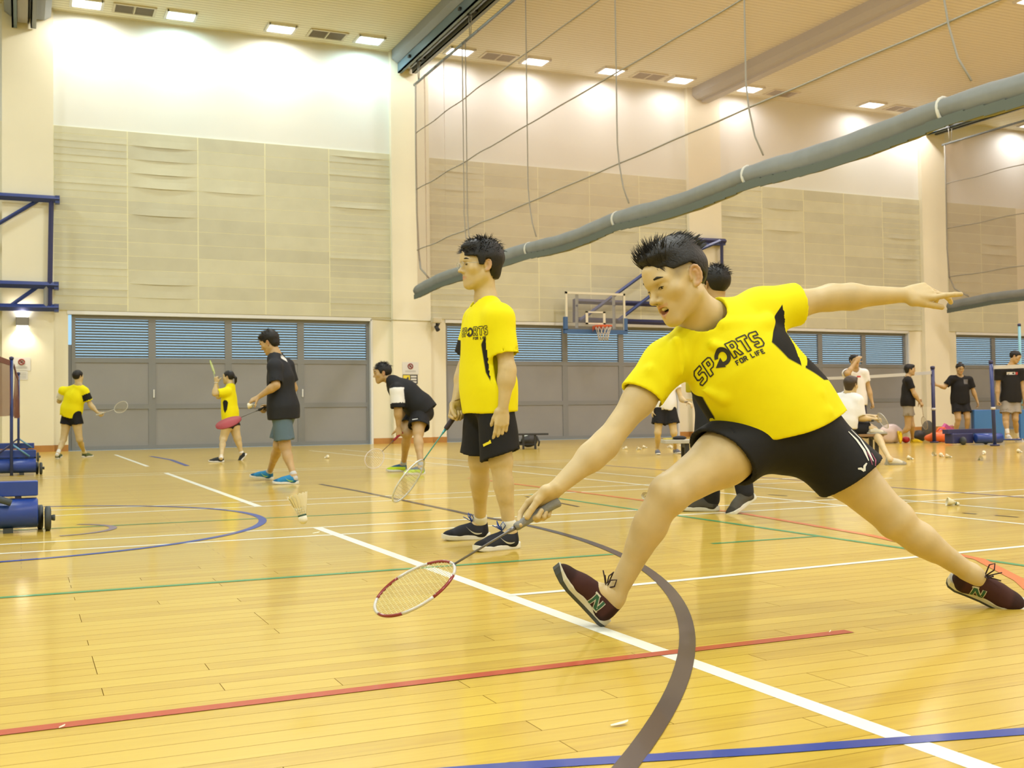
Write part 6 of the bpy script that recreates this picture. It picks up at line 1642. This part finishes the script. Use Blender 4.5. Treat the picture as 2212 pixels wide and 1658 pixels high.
root = empty('gift_bag', (c[0], c[1], 0), 'pink paper bag tilted over the orange bag', 'bag'); MB().bbox(c, (.17, .07, .15), .01, Rb).build('paper_sack', mat('pink_paper', (.72, .14, .48), .5), root)
MB().tube([c + Rb @ np.array((-.06, -.04, .15)), c + Rb @ np.array((-.02, -.05, .21)), c + Rb @ np.array((.06, -.04, .15))], .008, 5).build('handle', MATS['pink_paper'], root)
blob('sports_bag', 'black sports bag lying left of the orange bag', 'bag', G3(1985, 953, .12), (.20, .13, .13), mat('black_nylon', (.012, .012, .013), .5), 4, amp=.012)
r_ = blob('round_bag', 'dark grey round racket bag leaning behind the orange bag', 'bag', G3(2005, 944, .22), (.20, .08, .22), mat('dark_grey_nylon', (.06, .06, .055), .6), 6, amp=.008)
blob('plastic_bag', 'pale white plastic bag on the floor by the yellow shoes', 'bag', G3(1925, 957, .20), (.32, .14, .22), mat('white_plastic', (.62, .52, .52), .35), 8, amp=.025)
tag(ellipsoid_mb(MB(), G3(1957, 956, .07), (.09, .09, .07)).build('ball', mat('red_rubber', (.5, .02, .03), .4)), 'small red ball between the yellow shoes', 'ball')
# benches
def bench(c, dx, L, w, h, label, top, legm, legs):
    dx = flat(dx); dy = np.cross(ZUP, dx); R = np.stack([dx, dy, ZUP], 1); root = empty('bench', c, label, 'bench')
    MB().bbox(c + ZUP * (h - .018), (L / 2, w / 2, .018), .008, R).build('seat', top, root)
    for u in legs:
        for v in (-1, 1): MB().obox(c + dx * u + dy * v * w * .36 + ZUP * (h - .036) / 2, dx * .022, dy * .022, ZUP * (h - .036) / 2).build('leg', legm, root)
        MB().obox(c + dx * u + ZUP * (h - .06), dx * .018, dy * w * .34, ZUP * .02).build('cross_bar', legm, root)
    if len(legs) > 1: MB().obox(c + dx * (legs[0] + legs[-1]) / 2 + ZUP * .10, dx * abs(legs[-1] - legs[0]) / 2, dy * .015, ZUP * .018).build('stretcher', legm, root)
    return root
cb = on_z(1110, 970)
bench(cb + RIGHT * -.05 * np.array((1, 1, 0)), RIGHT, 1.55, .36, .33, 'low black bench with bags beneath, right of the standing player', M_BLACK, M_BLACK, (-.55, .25, .50))
r_ = blob('sports_bag', 'black kit bag pushed under the low black bench', 'bag', G3(1143, 966, .14), (.20, .13, .14), MATS['black_nylon'], 14, [(C3(-.45, -.05, 0), (.3, .12, .09))], amp=.015)
MB().tube([G3(1152, 966, .2), G3(1160, 966, .24), G3(1165, 966, .12), G3(1163, 966, .03)], .02, 6).build('strap', MATS['black_nylon'], r_)
blob('towel', 'white towel on the bag under the low black bench', 'towel', G3(1137, 966, .255), (.10, .10, .04), mat('white_towel', (.6, .66, .66), .9), 16, amp=.008, vox=.008)
gb = on_d(1530, 950, 11.2); gb[2] = 0
bench(gb, RIGHT, .92, .32, .455, 'grey topped bench with black legs behind the lunging player', mat('pale_bench_top', (.42, .40, .36), .5), M_BLACK, (-.235, .20))
tag(ellipsoid_mb(MB(), gb + RIGHT * -.29 * np.array((1, 1, 0)) + np.array((0, 0, .472)), (.075, .06, .022)).build('cap', mat('black_cloth_cap', (.015, .015, .017), .8)), 'small black cap lying on the grey bench', 'cap')
tag(MB().bbox(gb + RIGHT * -.40 * np.array((1, 1, 0)) + np.array((0, 0, .463)), (.05, .03, .008), .004).build('shuttle_box', mat('yellow_card', (.6, .5, .12), .6)), 'small yellow card on the end of the grey bench', 'card')
sb = np.array(p10['J']['pel']); sb[2] = 0
bench(sb + C3(.05, 0, .0) * np.array((1, 1, 0)), RIGHT, .9, .34, .40, 'bench under the seated person in white', mat('brown_bench_top', (.25, .15, .07), .5), M_BLACK, (-.36, .36))

# shuttlecocks
M_CORK = mat('white_cork', (.72, .70, .60), .6); M_FEATH = mat('goose_feather', (.74, .70, .54), .7); M_BAND = mat('green_band', (.03, .09, .06), .6)
def shuttle(c, ax, label, fine=False, group='shuttlecocks scattered on the floor', roll=0.0):
    """c centre of the cork, ax from cork to feather rim"""
    ax = unit(ax); h = ZUP if abs(ax[2]) < .9 else np.array((1.0, 0, 0)); a = unit(np.cross(ax, h)); b = np.cross(ax, a)
    root = empty('shuttlecock', c, label, 'shuttlecock', group)
    MB().lathe(c - ax * .013, ax, [(0, .003), (.002, .008), (.006, .0118), (.012, .0135), (.026, .0132)], 14).build('cork', M_CORK, root)
    MB().lathe(c + ax * .0115, ax, [(0, .0136), (.005, .0136)], 14).build('band', M_BAND, root)
    def feather(i, mb):
        w = 2 * math.pi * i / 16 + roll; rd = math.cos(w) * a + math.sin(w) * b; tg = np.cross(ax, rd); v = []; f = []
        for k, (y, r, hw) in enumerate(((.012, .0105, .0008), (.035, .0175, .0010), (.045, .0205, .0062), (.060, .025, .0092), (.072, .0288, .0088), (.080, .0312, .0050), (.083, .0322, .0010))):
            for s in (-1, 0, 1): v.append(c + ax * y + rd * (r + (.0012 if s > 0 else -.0008 if s < 0 else .0016)) + tg * s * hw)
        for k in range(6):
            for s in range(2): f.append((3 * k + s, 3 * k + s + 1, 3 * k + s + 4, 3 * k + s + 3))
        mb.add(v, f, True); return mb
    if fine:
        for i in range(16): feather(i, MB()).build('feather', M_FEATH, root)
        for y, r in ((.026, .0150), (.034, .0176)):
            MB().tube([c + ax * y + (math.cos(w) * a + math.sin(w) * b) * r for w in np.linspace(0, 2 * math.pi, 25)], .0007, 4, caps=False).build('thread_ring', M_FEATH, root)
    else:
        m = MB()
        for i in range(16): feather(i, m)
        tag(m.build('feather_skirt', M_FEATH, root), kind='stuff')
    return root
shuttle(on_d(655, 1122, 3.50), C3(-.25, .93, .10), 'white shuttlecock in mid-air left of the racket', True, group='shuttlecocks in play')
SH = [(1346, 970, 20, 'shuttlecock farthest left of the row by the white shirted person'), (1384, 971, 200, 'shuttlecock second from left in the row before the grey bench'), (1397, 968, 160, 'shuttlecock third from left in the row before the grey bench'),
      (1442, 967, 30, 'shuttlecock between the feet of the white shirted person'), (1451, 969, 90, 'shuttlecock beside the right shoe of the white shirted person'), (1469, 965, 60, 'shuttlecock just left of the grey bench leg'),
      (1433, 1024, 0, 'shuttlecock above the bent knee of the lunging player'), (1398, 1077, 250, 'shuttlecock with open end facing the camera left of the knee'), (2069, 1092, 175, 'lone shuttlecock lying near the right edge line'),
      (1972, 993, 130, 'shuttlecock in front of the bags, leftmost there'), (2022, 984, 220, 'shuttlecock below the orange bag, left of a pair'), (2038, 987, 100, 'shuttlecock below the orange bag, middle of three'), (2055, 989, 150, 'shuttlecock below the pink bag, right of three'),
      (2114, 994, 270, 'shuttlecock facing the camera left of the tall man'), (2124, 982, 60, 'shuttlecock just behind the one facing the camera'), (2207, 978, 110, 'shuttlecock at the right edge before the tall man'),
      (2208, 953, 250, 'shuttlecock at the right edge behind the tall man'), (2136, 939, 200, 'shuttlecock on the floor by the blue mat'), (2001, 931, 40, 'shuttlecock near the pillar skirting behind the bags'), (1983, 934, 140, 'shuttlecock near the pillar skirting left of the bags'),
      (702, 990, 60, 'tiny far shuttlecock left of the bending man')]
for px, py, az, lab in SH:
    g_ = on_z(px, py); a = math.radians(az); el = math.radians(14.0); axv = math.cos(el) * (math.cos(a) * RIGHT * np.array((1, 1, 0)) + math.sin(a) * FWD * np.array((1, 1, 0))) + np.array((0, 0, math.sin(el)))
    shuttle(np.array((g_[0], g_[1], .0145)), axv, lab, False, roll=.2)
# the one held by the tall man
jj = p5['J']['wrL']; shuttle(on_d(552, 874, (jj - EYEP) @ FWD - .02), C3(-.9, -.15, .1), 'shuttlecock held in the fingers of the tall man in dark shirt', group='shuttlecocks in play')
# loose feathers and chips on the boards
def loose(px, py, L, label, ang):
    g_ = on_z(px, py); c = np.array((g_[0], g_[1], .003)); d = math.cos(ang) * np.array((1, 0, 0)) + math.sin(ang) * np.array((0, 1.0, 0)); n = np.cross(ZUP, d); v = []; f = []
    for k, (t, w) in enumerate(((-.5, .02), (-.2, .12), (.15, .16), (.4, .08), (.5, .01))):
        for s in (-1, 0, 1): v.append(c + d * t * L + n * s * w * L + ZUP * (.003 + .003 * (s == 0) + .004 * t))
    for k in range(4):
        for s in range(2): f.append((3 * k + s, 3 * k + s + 1, 3 * k + s + 4, 3 * k + s + 3))
    tag(MB().add(v, f, True).build('loose_feather', M_FEATH), label, 'feather', 'loose feathers on the floor')
loose(1338, 1567, .05, 'white feather lying on the near floor left of the blue line', .1); loose(683, 1152, .05, 'white feather lying beside the start of the thick white line', .3)
loose(1793, 1367, .012, 'tiny white chip on the red line near its end', .4); loose(134, 1574, .014, 'tiny white chip on the red line at the left', .2)
